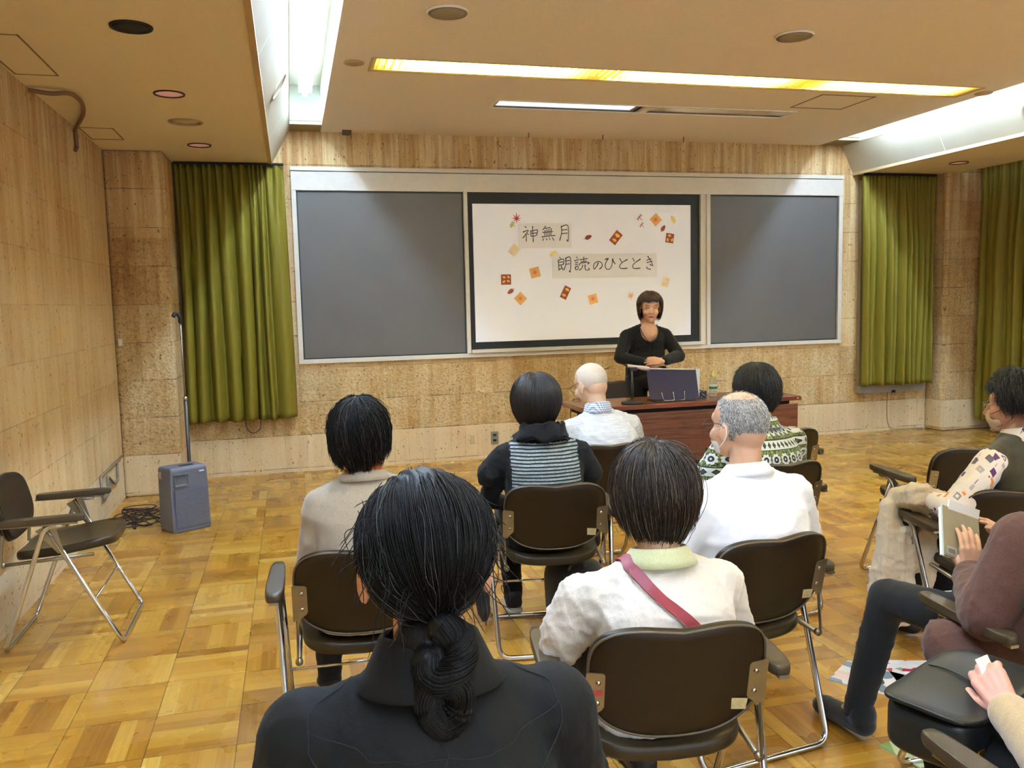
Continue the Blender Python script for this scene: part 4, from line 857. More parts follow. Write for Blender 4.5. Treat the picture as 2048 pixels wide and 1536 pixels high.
def wrinkle(me, amp=0.004, seed=0, folds=(), scale=1.0, zlow=None):
    """cloth creases: broad warped ridges plus named drag folds (p0, p1, width, height)"""
    c, n = coords(me); rs = np.random.RandomState(seed); d = np.zeros(len(c))
    for i in range(7):
        k = rs.randn(3); k /= np.linalg.norm(k); k *= rs.uniform(18, 55)*scale; k[2] *= 1.25
        w = np.sin(c @ (rs.randn(3)*12)+rs.rand()*6)*1.6
        s = np.sin(c @ k+w+rs.rand()*6); d += (1-np.abs(s))**3*rs.uniform(0.5, 1.0)/2.6-0.1
    m = 0.5+0.5*np.sin(c @ (rs.randn(3)*7)+rs.rand()*6)
    d = d*amp*(0.5+m)
    for (p0, p1, wd, h) in folds:
        p0, p1 = np.array(p0), np.array(p1); ab = p1-p0; t = np.clip(((c-p0) @ ab)/(ab @ ab), 0, 1)
        dist = np.linalg.norm(c-(p0+t[:, None]*ab)-0*n, axis=1); d += h*np.exp(-(dist/wd)**2)*np.sin(np.clip(t, 0.02, 0.98)*PI)**0.6
    setco(me, c+n*d[:, None])
def join(mes):
    bm = bmesh.new()
    for m in mes: bm.from_mesh(m)
    me = bpy.data.meshes.new('joined'); bm.to_mesh(me); bm.free(); return me
def bvh(me): return BVHTree.FromPolygons([v.co[:] for v in me.vertices], [p.vertices[:] for p in me.polygons])
def ribbon(name, parent, tree, pts, wd, mat, off=0.003, th=0.002, n=8):
    """band laid on a surface along a path"""
    P = spline(pts, n) if len(pts) > 2 else [V(pts[0]).lerp(V(pts[1]), i/16) for i in range(17)]; S, N = [], []
    for p in P:
        q, nn, _, _ = tree.find_nearest(p); S.append(q); N.append(nn)
    for _ in range(3):
        N = [(N[max(i-1, 0)]+N[i]+N[min(i+1, len(N)-1)]).normalized() for i in range(len(N))]
        S = [S[0]]+[(S[i-1]+S[i]*2+S[i+1])/4 for i in range(1, len(S)-1)]+[S[-1]]
    bm = bmesh.new(); L, R = [], []
    for i in range(len(S)):
        t = (S[min(i+1, len(S)-1)]-S[max(i-1, 0)]).normalized(); s = N[i].cross(t).normalized()
        L.append(bm.verts.new(S[i]+N[i]*off+s*wd/2)); R.append(bm.verts.new(S[i]+N[i]*off-s*wd/2))
    for i in range(len(S)-1): bm.faces.new((L[i], L[i+1], R[i+1], R[i]))
    o = obj(name, bm, mat, parent, False); md = o.modifiers.new('s', 'SOLIDIFY'); md.thickness = th; md.offset = 0; return o
def seam(parent, tree, pts, mat, r=0.0013, name='seam'):
    P = spline(pts, 8); S = [tree.find_nearest(p)[0] for p in P]
    S = [S[0]]+[(S[i-1]+S[i]*2+S[i+1])/4 for i in range(1, len(S)-1)]+[S[-1]]
    return obj(name, tube(bmesh.new(), S, r, 6), mat, parent, True)

def m_skin(name, c, stub=None):
    t = NT(name); co = t.coord(); nz = t.noise(co, 30, 4)
    t.col(t.ramp(nz, [(0.3, tuple(q*0.86 for q in c[:3])+(1,)), (0.7, c)])); t.rough(0.5); t.bump(t.noise(co, 250, 2), 0.12, 0.001)
    t.b.inputs['Subsurface Weight'].default_value = 0.08; t.b.inputs['Subsurface Scale'].default_value = 0.01; return t.m
SK = m_skin('skin', srgb(214, 166, 132)); SKP = m_skin('skin_pale', srgb(226, 184, 152)); SKW = m_skin('skin_warm', srgb(206, 150, 118))
def m_hair(name, c, c2, r=0.38, spec=0.5):
    t = NT(name); co = t.coord(); nz = t.noise(t.mapv(co, (160, 160, 10)), 1.0, 3)
    t.col(t.ramp(nz, [(0.35, c), (0.7, c2)])); t.rough(r); t.bump(nz, 0.35, 0.003); t.b.inputs['Specular IOR Level'].default_value = spec; return t.m
H_BLACK = m_hair('black_hair', srgb(13, 12, 11), srgb(24, 22, 19), 0.5, 0.2); H_BROWN = m_hair('dark_brown_hair', srgb(30, 22, 16), srgb(56, 42, 30)); H_BRN2 = m_hair('brown_hair', srgb(44, 28, 20), srgb(84, 56, 40))
H_GREY = plain('grey_hair', srgb(150, 146, 140), 0.5); H_GREYD = plain('dark_grey_hair', srgb(84, 82, 76), 0.5); H_WHT = plain('white_hair', srgb(215, 212, 205), 0.5)

def hand(w, d, nrm, side, curl=0.35, sc=1.0, spread=0.06, thumb=0.7, r=0.0085):
    """palm, four fingers of unequal length bending at two knuckles, and a thumb off the side of the palm"""
    w, d, nrm = V(w), V(d).normalized(), V(nrm).normalized(); nrm = (nrm-d*nrm.dot(d)).normalized(); s = d.cross(nrm)*side; out = []
    offs = [0.027, 0.009, -0.009, -0.026]; ln = [0.068, 0.077, 0.071, 0.055]
    for o_, l in zip(offs, ln):
        k = w+d*(0.083-abs(o_)*0.25)*sc+s*o_*sc+nrm*0.003
        out.append(('cap', w+s*o_*0.55*sc+d*0.01, 0.0145*sc, k, (r+0.0025)*sc))
        dd = (d+s*o_/0.027*spread).normalized(); p = k; ax = s
        for j, (f, rr) in enumerate(((0.45, 1.0), (0.32, 0.93), (0.25, 0.82))):
            dd = (Matrix.Rotation(curl*side*-1*(0.7+0.4*j), 3, ax) @ dd).normalized() if False else (dd*math.cos(curl*(0.7+0.4*j))-nrm*0+(-(nrm))*math.sin(curl*(0.7+0.4*j))).normalized()
            nrm2 = nrm; q = p+dd*l*f*sc; out.append(('cap', p, r*rr*sc, q, r*(rr-0.06)*sc)); p = q
    b = w+d*0.022*sc+s*0.024*sc-nrm*0.006; m = b+(d*0.62+s*0.62*thumb-nrm*0.25).normalized()*0.042*sc; e = m+(d*0.85+s*0.2*thumb-nrm*0.25).normalized()*0.036*sc
    out += [('cap', b, 0.0145*sc, m, 0.0108*sc), ('cap', m, 0.0105*sc, e, 0.0088*sc)]
    out.append(('ell', w+d*0.045*sc, (0.012*sc,)*3)); return out
def head_prims(h=1.0):
    P = [('ell', (0, -0.014, 0.022), (0.076*h, 0.094, 0.084)), ('ell', (0, 0.024, -0.035), (0.062*h, 0.062, 0.078)), ('ell', (0, 0.036, -0.082), (0.042*h, 0.044, 0.034)),
         ('ell', (0, -0.045, -0.02), (0.062*h, 0.055, 0.07)), ('ell', (0, 0.06, 0.02), (0.052*h, 0.026, 0.03)),
         ('cap', (0, 0.085, -0.004), 0.009, (0, 0.103, -0.036), 0.0115), ('cap', (-0.010, 0.092, -0.040), 0.008, (0.010, 0.092, -0.040), 0.008),
         ('cap', (-0.016, 0.077, -0.068), 0.0085, (0.016, 0.077, -0.068), 0.0085), ('ell', (0, 0.078, -0.098), (0.018, 0.014, 0.014))]
    for s in (-1, 1):
        P += [('ell', (s*0.036, 0.058, -0.038), (0.024, 0.026, 0.026)), ('ell', (s*0.080*h, -0.010, -0.018), (0.007, 0.018, 0.031), (0.15, 0, -s*0.45)), ('ell', (s*0.078*h, -0.004, -0.044), (0.007, 0.011, 0.012))]
    return P
def xf(p, M):
    k = p[0]
    if k == 'cap': return (k, M @ V(p[1]), p[2], M @ V(p[3]), p[4])+tuple(p[5:])
    if k == 'ell':
        e = (M.to_3x3() @ Euler(p[3] if len(p) > 3 else (0, 0, 0)).to_matrix()).to_euler(); return (k, M @ V(p[1]), p[2], tuple(e))
    return p

def person(label, x, y, rz, zs=0.83, htop=1.15, hx=0.0, hy=0.02, hyaw=0.0, hpitch=0.0, hroll=0.0, sw=0.165, skin=SK, vox=0.008, lean=0.0, build=1.0, body_twist=0.0,
           el=None, wr=None, hands=None, knees=None, ankles=None, top=None, legs=None, shoe=None, fat=0.0, sleeve=(0.058, 0.05, 0.034), standing=False, sit=0.435, twist=0.0, hscale=1.0, drop=0.028, neck_len=0.0, ht=0.118, hextra=(), name='person', bow=0.0, facevox=0.0055, top_sm=9):
    t = thing(name, label, 'person', (x, y, 0), rz)
    J = {}
    B = sit; k = (zs-B)/(0.835-B)
    zz = lambda z: B+(z-0.435)*(zs-B)/(0.4)
    yS = -0.055+lean
    tw = Matrix.Rotation(twist, 3, 'Z')
    J['neck'] = V((hx*0.5, yS+0.012+lean*0.2, zs+0.062)); J['head'] = V((hx, hy, htop-ht*hscale))
    J['S'] = [tw @ V((-sw, 0, 0))+V((0, yS, zs-drop)), tw @ V((sw, 0, 0))+V((0, yS, zs-drop))]
    J['E'] = [V(e) for e in (el or [(-0.235, 0.0, 0.605), (0.235, 0.0, 0.605)])]; J['W'] = [V(e) for e in (wr or [(-0.13, 0.19, 0.55), (0.13, 0.19, 0.55)])]
    if standing:
        J['H'] = [V((-0.085, 0, sit-0.03)), V((0.085, 0, sit-0.03))]; J['K'] = [V((-0.085, 0.02, 0.42)), V((0.085, 0.02, 0.42))]; J['A'] = [V((-0.085, -0.01, 0.07)), V((0.085, -0.01, 0.07))]
    else:
        J['H'] = [V((-0.085, -0.06, 0.505)), V((0.085, -0.06, 0.505))]; J['K'] = [V(e) for e in (knees or [(-0.11, 0.32, 0.485), (0.11, 0.32, 0.485)])]; J['A'] = [V(e) for e in (ankles or [(-0.11, 0.33, 0.08), (0.11, 0.33, 0.08)])]
    b = build
    def torso(inf, hem=0.0):
        c = lambda yy, z: (0, yy, zz(z)); f = fat
        R = [(c(-0.045, 0.452-hem), (0.158+f)*b+inf, (0.115+f*0.6)*b+inf, 2.6), (c(-0.05, 0.50), (0.162+f)*b+inf, (0.115+f*0.7)*b+inf, 2.5), (c(-0.072-bow*0.5+lean*0.1, 0.58), (0.15+f)*b+inf, (0.11+f*0.8)*b+inf, 2.4),
             (c(-0.092-bow+lean*0.4, 0.68), (0.155+f*0.8)*b+inf, (0.112+f*0.7)*b+inf, 2.4), (c(-0.075-bow*0.6+lean*0.8, 0.77), (0.158+f*0.5)*b+inf, (0.106+f*0.5)*b+inf, 2.3),
             (c(-0.06-bow*0.2+lean, 0.835), (0.135+f*0.3)*b+inf, (0.085)*b+inf, 2.2), (c(-0.048+lean, 0.875), 0.082+inf, 0.062+inf*0.7, 2.0), (c(-0.044+lean, 0.90), 0.056+inf*0.6, 0.052+inf*0.6, 2.0)]
        P = [('loft', R)]
        nb = V((0, yS, zs+0.028))
        for i in (0, 1): P += [('cap', nb, 0.045+inf, J['S'][i]+V((0, 0, 0.002)), 0.042*b+inf), ('cap', nb+V((0, -0.01, -0.07)), 0.07+inf*0.6, J['S'][i]+V((0, 0.0, -0.03)), 0.05*b+inf)]
        return P
    Mh = Matrix.Translation(J['head']) @ Matrix.Rotation(hyaw, 4, 'Z') @ Matrix.Rotation(hpitch, 4, 'X') @ Matrix.Rotation(hroll, 4, 'Y') @ Matrix.Scale(hscale, 4)
    neckp = [('cap', Mh @ V((0, -0.03, -0.06)), 0.05, J['neck']+V((0, 0, -0.03)), 0.054)]
    hp = [xf(p, Mh) for p in head_prims()+list(hextra)]
    if hscale != 1.0: hp = [(p[0], p[1], tuple(q*hscale for q in p[2]), p[3]) if p[0] == 'ell' else ('cap', p[1], p[2]*hscale, p[3], p[4]*hscale) for p in hp]
    limbs = torso(-0.012)
    for i in (0, 1):
        limbs += [('cap', J['S'][i], 0.040, J['E'][i], 0.032), ('cap', J['E'][i], 0.032, J['W'][i], 0.022), ('cap', J['H'][i], 0.07, J['K'][i], 0.045), ('cap', J['K'][i], 0.045, J['A'][i], 0.028), ('cap', J['A'][i], 0.03, J['A'][i]+V((0, 0.10, -0.045)), 0.02)]
    parts = [remesh(hp+neckp+[('cap', J['neck']+V((0, 0, -0.02)), 0.055, J['neck']+V((0, -0.01, -0.08)), 0.06)], facevox, 4), remesh(limbs+neckp, 0.011, 4)]
    for i in (0, 1):
        hd = (hands or [dict(), dict()])[i]
        if hd is None: continue
        d0 = (J['W'][i]-J['E'][i]).normalized()
        hs_ = hand(J['W'][i]+d0*0.012, hd.get('d', d0), hd.get('n', (0, 0, 1)), hd.get('side', 1 if i else -1), hd.get('curl', 0.35), hd.get('sc', 0.92), hd.get('spread', 0.06), hd.get('thumb', 0.7))
        hs_.append(('cap', J['W'][i]-d0*0.03, 0.023, J['W'][i]+d0*0.02, 0.02)); parts.append(remesh(hs_, 0.0036, 3))
    body = link('body', join(parts), skin, t, True)
    g = None
    if top is not None:
        r0, r1, r2 = sleeve; P = torso(0.010, top.get('hem', 0.0)); cut_ = top.get('arm', 1.0)
        for i in (0, 1):
            S, E, W_ = J['S'][i], J['E'][i], J['W'][i]
            P += [('cap', S, r0*b, E, r1*b)]
            if cut_ > 0.5: P += [('cap', E, r1*b, E.lerp(W_, cut_ if cut_ <= 1 else 1), r2)]
        for q in top.get('extra', []): P.append(q)
        me = remesh(P, vox, top_sm); wrinkle(me, top.get('amp', 0.004), top.get('seed', 1), top.get('folds', ()), top.get('wscale', 1.0))
        g = link(top.get('name', 'shirt'), me, top['mat'], t, True)
        if top.get('pred'):
            c, n = coords(me); idx = np.zeros(len(me.polygons), np.int32); cen = np.empty(len(me.polygons)*3, np.float32); me.polygons.foreach_get('center', cen); cen = cen.reshape(-1, 3)
            for i, p in enumerate(cen): idx[i] = top['pred'](p)
            me.polygons.foreach_set('material_index', idx)
    if legs is not None:
        P = [('ell', (0, -0.05 if not standing else 0, B+0.055 if not standing else sit), (0.15*b+fat, 0.13*b, 0.075)),]
        for i in (0, 1): P += [('cap', J['H'][i], 0.082*b, J['K'][i], 0.060*b), ('cap', J['K'][i], 0.060*b, J['A'][i]+V((0, 0, 0.005)), 0.046)]
        me = remesh(P, 0.009, 6); wrinkle(me, 0.004, 5); link('trousers', me, legs, t, True)
    for i in (0, 1):
        if shoe is None: break
        A = J['A'][i]; sh = remesh([('cap', A+V((0, -0.02, -0.03)), 0.038, A+V((0, 0.10, -0.045)), 0.033), ('ell', A+V((0, 0.13, -0.048)), (0.042, 0.05, 0.027)), ('ell', A+V((0, -0.01, -0.01)), (0.04, 0.05, 0.045))], 0.006, 5)
        c, n = coords(sh); c[:, 2] = np.maximum(c[:, 2], 0.004); setco(sh, c); s_ = link('shoe', sh, shoe, t, True)
    return t, J, Mh, body, g

def hair_curves(name, parent, paths, mat, r=0.0009):
    n = len(paths); k = len(paths[0]); hc = bpy.data.hair_curves.new(name); hc.add_curves([k]*n)
    pos = np.array(paths, np.float32).reshape(-1); hc.attributes['position'].data.foreach_set('vector', pos) if 'position' in hc.attributes else None
    ra = hc.attributes.get('radius') or hc.attributes.new('radius', 'FLOAT', 'POINT'); prof = np.tile(np.concatenate([np.full(k-2, r), [r*0.7, r*0.25]]), n).astype(np.float32); ra.data.foreach_set('value', prof)
    hc.materials.append(mat); o = bpy.data.objects.new(name, hc); COL.objects.link(o); o.parent = parent; return o
class Style: pass
def hairstyle(t, Mh, mat, seed=0, c=(0, -0.014, 0.012), R=(0.094, 0.108, 0.102), back=-0.12, side=-0.06, front=0.045, kb=0.42, ks=0.2, n=2600, seg=12, lift=0.006, frizz=0.002, rough_end=0.012, curl=0.0, mat2=None, frac2=0.0, tilt=0.0,
              lump=0.0, label=None, r=0.0008, drift=0.25, part_x=0.0, notch=0.0, shell=True, wmin=0.0, sweep=0.0, fa=0.14):
    rs = np.random.RandomState(seed); ph = rs.rand(9)*6
    def zend(a):
        f = (1-np.sin(a))/2                      # 1 back, 0 front
        z = np.where(f > 0.5, side+(back-side)*np.clip((f-0.5)*2, 0, 1)**1.3, front+(side-front)*(lambda q: q*q*(3-2*q))(np.clip((f-fa)/0.2, 0, 1)))
        return z+rough_end*(np.sin(a*9+ph[0])+0.6*np.sin(a*23+ph[1]))*0.5
    def S(a, w, off=0.0):
        a = np.asarray(a, float); w = np.asarray(w, float); ze = zend(a); top = c[2]+R[2]
        phm = np.where(ze > c[2], np.arccos(np.clip((ze-c[2])/R[2], -1, 1)), PI/2); arc = phm*R[2]; L = np.maximum(0, c[2]-ze); s = w*(arc+L)
        dome = s < arc; phi = np.where(dome, s/R[2], phm); dn = np.where(dome, 0, s-arc)
        f = (1-np.sin(a))/2; kk = ks+(kb-ks)*f; taper = 1-kk*(dn/0.13)**2
        rr = np.sin(phi)*taper+off/0.1
        lm = 1+lump*(np.sin(a*5+ph[2]+w*4)*np.sin(phi)*0.5+np.sin(a*11+ph[3]-w*6)*0.3)+lump*0.4*np.sin(a*23+w*9+ph[4])
        x = c[0]+R[0]*rr*np.cos(a)*lm; y = c[1]+R[1]*rr*np.sin(a)*lm; z = c[2]+R[2]*np.cos(phi)*(1+off/0.1)*lm-dn
        if notch: z = z-notch*np.exp(-((x-part_x)/0.012)**2)*(np.cos(phi) > 0.5)
        x = x+tilt*z*0.5
        return np.stack([x, y, z], -1)
    ho = None
    if shell:
        NA, NW = 72, 30; bm = bmesh.new(); g = []
        for j in range(NW+1):
            w_ = j/NW; aa = 2*PI*np.arange(NA)/NA; P = S(aa, np.full(NA, w_*0.985)); g.append([bm.verts.new(Mh @ V(p)) for p in P])
        for a_, b_ in zip(g, g[1:]):
            for i in range(NA): bm.faces.new((a_[i], a_[(i+1) % NA], b_[(i+1) % NA], b_[i]))
        bmesh.ops.remove_doubles(bm, verts=g[0], dist=1e-4)
        ho = obj('hair', bm, mat, t, True); md = ho.modifiers.new('s', 'SOLIDIFY'); md.thickness = 0.008; md.offset = -1
        if label: ho['label'] = label
    paths, paths2 = [], []
    for i in range(n):
        a0 = rs.rand()*2*PI; w0 = max(wmin, rs.rand()**0.8*0.75-0.1); w0 = max(0.02, w0); w1 = min(1.0+rs.randn()*0.04, 1.08) if rs.rand() < 0.6 else min(1, w0+rs.uniform(0.3, 0.6))
        ww = np.linspace(w0, w1, seg); dr = rs.randn()*drift*0.3+sweep; aa = a0+dr*(ww-w0)
        off = (lift*0.15+abs(rs.randn())*lift*0.5)*np.sin(np.linspace(0.25, PI*0.8, seg))
        P = S(aa, np.clip(ww, 0, 1.1), off)
        if w1 > 1: pass
        P += rs.randn(3)*frizz*np.linspace(0, 1, seg)[:, None]+rs.randn(seg, 3)*frizz*0.12
        if curl:
            th = np.linspace(0, rs.uniform(5, 12), seg)+rs.rand()*6; P += curl*np.stack([np.cos(th), np.sin(th), np.cos(th*1.3+1)], -1)*np.linspace(0.2, 1, seg)[:, None]
        Q = [tuple(Mh @ V(p)) for p in P]; (paths2 if rs.rand() < frac2 else paths).append(Q)
    hs = hair_curves('hair_strands', ho or t, paths, mat, r)
    if paths2: hair_curves('grey_strands', ho or t, paths2, mat2, r*1.1)
    return ho, S
def skin_marks(parent, Mh, pts, r, mat, name): return obj(name, tube(bmesh.new(), [Mh @ V(p) for p in pts], r, 6), mat, parent, True)
def glasses(t, Mh, mat, full=True, drop=0.0, r=0.0013):
    g = obj('glasses', tube(bmesh.new(), [Mh @ V(p) for p in spline([(-0.083, -0.014, -0.03), (-0.085, -0.004, 0.004), (-0.078, 0.05, 0.004), (-0.066, 0.094, -0.002-drop)], 6)], r, 6), mat, t, True)
    for s in (-1, 1):
        if s == 1: obj('temple', tube(bmesh.new(), [Mh @ V(p) for p in spline([(0.083, -0.014, -0.03), (0.085, -0.004, 0.004), (0.078, 0.05, 0.004), (0.066, 0.094, -0.002-drop)], 6)], r, 6), mat, g, True)
        ring = [Mh @ V((s*0.034+0.028*math.cos(q), 0.101-0.14*abs(0.028*math.cos(q)*1)-0.006*(s*math.cos(q) > 0.7), -0.008-drop+0.019*math.sin(q))) for q in np.linspace(0, 2*PI, 25)]
        obj('rim', tube(bmesh.new(), ring, r*0.8, 6), mat, g, True)
    obj('bridge', tube(bmesh.new(), [Mh @ V(p) for p in ((-0.007, 0.103, -0.004-drop), (0, 0.106, -0.001-drop), (0.007, 0.103, -0.004-drop))], r, 6), mat, g, True)
    return g
M_MASK = plain('mask_white', srgb(236, 236, 232), 0.8); M_MASKR = plain('mask_red_edge', srgb(150, 40, 36), 0.6)
def face_mask(t, Mh, loopmat=M_MASK, mat=M_MASK):
    me = remesh([xf(p, Mh) for p in (('ell', (0, 0.040, -0.058), (0.056, 0.060, 0.042)), ('ell', (0, 0.080, -0.05), (0.026, 0.026, 0.034)), ('ell', (0, 0.05, -0.08), (0.044, 0.044, 0.028)))], 0.005, 4)
    m = link('face_mask', me, mat, t, True)
    for s in (-1, 1):
        obj('ear_loop', tube(bmesh.new(), [Mh @ V(p) for p in spline([(s*0.056, 0.07, -0.035), (s*0.078, 0.02, -0.012), (s*0.087, -0.02, 0.002), (s*0.087, -0.024, -0.03), (s*0.074, 0.01, -0.065), (s*0.052, 0.05, -0.085)], 6)], 0.0014, 6), loopmat, m, True)
    return m
def collar(t, J, mat, r=0.062, h=0.035, lean=0.25, name='collar', off=(0, 0, 0), spread=0.012, n=40, ry=0.95, gap=0.0, wav=0.0, th=0.004):
    c = J['neck']+V(off); bm = bmesh.new(); rings = []
    for j, (dr, dz) in enumerate(((spread*1.4, -0.018), (spread*0.8, 0.0), (0.003, h), (0.0, h+0.002))):
        ring = []
        for i in range(n):
            a = -PI/2+gap/2+(2*PI-gap)*i/(n-1) if False else 2*PI*i/n
            fr = (1+math.sin(a))/2; z = dz-lean*0.1*fr+wav*math.sin(a*5+j)+wav*0.6*math.sin(a*9+1)
            rr = r+dr+wav*0.8*math.sin(a*7+j*2); ring.append(bm.verts.new(c+V((rr*math.cos(a), rr*ry*math.sin(a), z))))
        rings.append(ring)
    for a, b in zip(rings, rings[1:]):
        for i in range(n): bm.faces.new((a[i], a[(i+1) % n], b[(i+1) % n], b[i]))
    o = obj(name, bm, mat, t, True); md = o.modifiers.new('s', 'SOLIDIFY'); md.thickness = th; md.offset = 1
    return o
def turn(x, y, o, rz):
    c, s = math.cos(-rz), math.sin(-rz); dx, dy = x-o[0], y-o[1]; return (dx*c-dy*s, dx*s+dy*c)
M_BTROU = fabric('black_trousers', srgb(16, 16, 18), rough=0.8, wr=0.25, sheen=0.05); M_NTROU = fabric('navy_trousers', srgb(34, 38, 52), wr=0.25); M_GTROU = fabric('charcoal_trousers', srgb(30, 32, 34), wr=0.3, sheen=0.1)
M_SHOE = plain('shoe_dark', srgb(34, 32, 32), 0.6)

# --- A. ponytailed person nearest the camera, black jacket
M_JKT = fabric('black_twill', srgb(18, 18, 16), srgb(13, 13, 12), scale=700, rough=0.8, wr=0.35, sheen=0.03)
M_JSE = plain('jacket_seam', srgb(20, 19, 19), 0.8)
t, J, Mh, body, g = person('person in black jacket with long hair in a low knotted ponytail, nearest the camera', 0.175, 1.23, -0.05, zs=0.872, htop=1.208, hx=0.0, hy=-0.015, hpitch=-0.05, sw=0.178, hscale=1.0, vox=0.0065, skin=SKW, ht=0.110, hextra=[('ell', (q*0.089, -0.014, -0.045), (0.009, 0.02, 0.036), (0.15, 0, -q*0.35)) for q in (-1, 1)],
    top=dict(name='jacket', mat=M_JKT, amp=0.006, seed=3, hem=0.03, wscale=1.5, folds=[((-0.16, -0.2, 0.78), (-0.02, -0.21, 0.66), 0.018, 0.004), ((0.16, -0.2, 0.78), (0.04, -0.21, 0.64), 0.018, 0.004), ((0.12, -0.16, 0.86), (0.2, -0.12, 0.82), 0.012, 0.005)]), build=1.03, sleeve=(0.068, 0.062, 0.045), legs=M_BTROU, shoe=M_SHOE, fat=0.01)
collar(t, J, M_JKT, r=0.064, h=0.050, off=(0, -0.004, 0.0), spread=0.032, th=0.006)
tree = bvh(g.data)
seam(g, tree, [(0, -0.25, 0.93), (0, -0.25, 0.8), (0, -0.25, 0.68), (0, -0.25, 0.56)], M_JSE, 0.0006)
for s in (-1, 1):
    seam(g, tree, [(s*0.125, -0.02, 1.0), (s*0.165, -0.12, 0.93), (s*0.182, -0.2, 0.85), (s*0.175, -0.22, 0.76), (s*0.165, -0.22, 0.68)], M_JSE, 0.0009)
seam(g, tree, [(-0.175, -0.14, 0.9), (-0.1, -0.2, 0.87), (0, -0.2, 0.865), (0.1, -0.2, 0.87), (0.175, -0.14, 0.9)], M_JSE, 0.0006)
# hair combed back into the tie
def ponytail(t, Mh, seed=4, n=5200):
    rs = np.random.RandomState(seed); c = np.array([0, -0.018, 0.014]); R = np.array([0.093, 0.112, 0.100]); tie = np.array([0.012, -0.088, -0.105])
    def surf(d, off=0): return c+d*(R+off)
    bm = bmesh.new(); bmesh.ops.create_icosphere(bm, subdivisions=5, radius=1.0)
    for v in list(bm.verts):
        if v.co.y > 0.45 and v.co.z < 0.55: pass
    kill = [v for v in bm.verts if (v.co.y > 0.42 and v.co.z < 0.35) or (v.co.z < -0.75 and v.co.y > -0.2) or (v.co.y > 0.02 and v.co.z < -0.2)]
    bmesh.ops.delete(bm, geom=kill, context='VERTS')
    for v in bm.verts:
        d = np.array(v.co); p = surf(d)
        g_ = 0.0022*math.sin(math.atan2(d[0], d[2]+0.4)*34+2*math.sin(d[1]*5)); p = p+d*g_
        if p[2] < -0.02:                       # gather towards the tie
            k = min(1, (-0.045-p[2])/0.065); p = p*(1-k*0.5)+(tie+d*0.018)*(k*0.5)
        v.co = Mh @ V(p)
    ho = obj('hair', bm, H_BLACK, t, True); md = ho.modifiers.new('s', 'SOLIDIFY'); md.thickness = 0.006; md.offset = -1
    ho['label'] = 'black hair with grey strands tied low at the nape'
    P1_, P2_ = [], []; td = (tie-c)/R; td /= np.linalg.norm(td)
    for i in range(n):
        u = rs.rand()*2*PI; r0 = rs.uniform(0.15, 2.35) if rs.rand() < 0.4 else rs.uniform(1.6, 2.45)
        a = np.cross(td, [1, 0, 0]); a /= np.linalg.norm(a); b = np.cross(td, a); d0 = td*math.cos(r0)+(a*math.cos(u)+b*math.sin(u))*math.sin(r0)
        if d0[1] > 0.5 and d0[2] < 0.3: continue
        if d0[2] < -0.3 and d0[1] > -0.1: continue
        om = math.acos(max(-1, min(1, d0 @ td))); seg = 18; tt = np.linspace(0, 1, seg); D = (np.sin((1-tt)*om)[:, None]*d0+np.sin(tt*om)[:, None]*td)/max(1e-4, math.sin(om))
        D += (rs.randn(3)*0.03)*np.sin(tt*PI)[:, None]; off = (0.001+abs(rs.randn())*0.0035)*np.sin(tt*PI*0.9+0.15)
        p = c+D*(R+off[:, None]); k = np.clip((-0.045-p[:, 2])/0.065, 0, 1)[:, None]; p = p*(1-k*0.45)+(tie+D*0.02)*(k*0.45)
        ay = rs.rand() < 0.012 and p[0][2] > 0.02
        if ay: p += (rs.randn(3)*0.006)*np.sin(tt*PI)[:, None]+0.0025*np.sin(tt*14+rs.rand()*6)[:, None]*rs.randn(3); p += D*0.0035
        (P2_ if ay else P1_).append([tuple(Mh @ V(q)) for q in p])
    for i in range(170):                      # flyaways
        u = rs.rand()*2*PI; d0 = np.array([math.cos(u)*rs.uniform(0.5, 1), rs.uniform(-0.6, 0.3), math.sin(u)*0.5+0.3]); d0 /= np.linalg.norm(d0); seg = 18; tt = np.linspace(0, 1, seg)
        p = c+d0*(R+0.002)+np.outer(tt, rs.randn(3)*0.018+d0*rs.uniform(0.0, 0.022)+np.array([0, -0.02, -0.05]))+0.004*np.sin(tt*rs.uniform(3, 9)+rs.rand()*6)[:, None]*rs.randn(3)
        P1_.append([tuple(Mh @ V(q)) for q in p])
    hair_curves('hair_strands', ho, P1_, H_BLACK, 0.0006); hair_curves('grey_strands', ho, P2_, H_GREYD, 0.0003)
    # knot: twisted coils below the tie
    coil = []; K = []
    base = V(tie)+V((0.0, -0.012, 0))
    for s_, r_, pts in ((1, 0.021, [(0, 0, 0.012), (0.022, -0.014, -0.006), (0.016, -0.026, -0.034), (-0.012, -0.022, -0.05), (-0.024, -0.008, -0.03)]), (1, 0.019, [(-0.01, -0.005, -0.03), (0.008, -0.026, -0.055), (0.018, -0.022, -0.085), (0.0, -0.018, -0.108), (-0.02, -0.016, -0.095)]), (1, 0.017, [(-0.02, -0.01, -0.055), (-0.026, -0.016, -0.085), (-0.01, -0.02, -0.115), (0.008, -0.012, -0.125)])):
        sp = spline([base+V(p) for p in pts], 6)
        for a_, b_ in zip(sp, sp[1:]): coil.append(('cap', Mh @ a_, r_, Mh @ b_, r_))
        for q in range(260):
            th = rs.rand()*2*PI; rr = r_*rs.uniform(0.95, 1.12); pth = []
            for j, p in enumerate(sp):
                d = (sp[min(j+1, len(sp)-1)]-sp[max(j-1, 0)]).normalized(); x_, y_ = frame_of(d); th2 = th+j*0.09; pth.append(Mh @ (p+(x_*math.cos(th2)+y_*math.sin(th2))*rr))
            K.append([tuple(pth[int(z_)]) for z_ in np.linspace(0, len(pth)-1, 19)])
    coil.append(('ell', Mh @ (V(tie)+V((-0.012, 0.022, -0.008))), (0.052, 0.034, 0.03)))
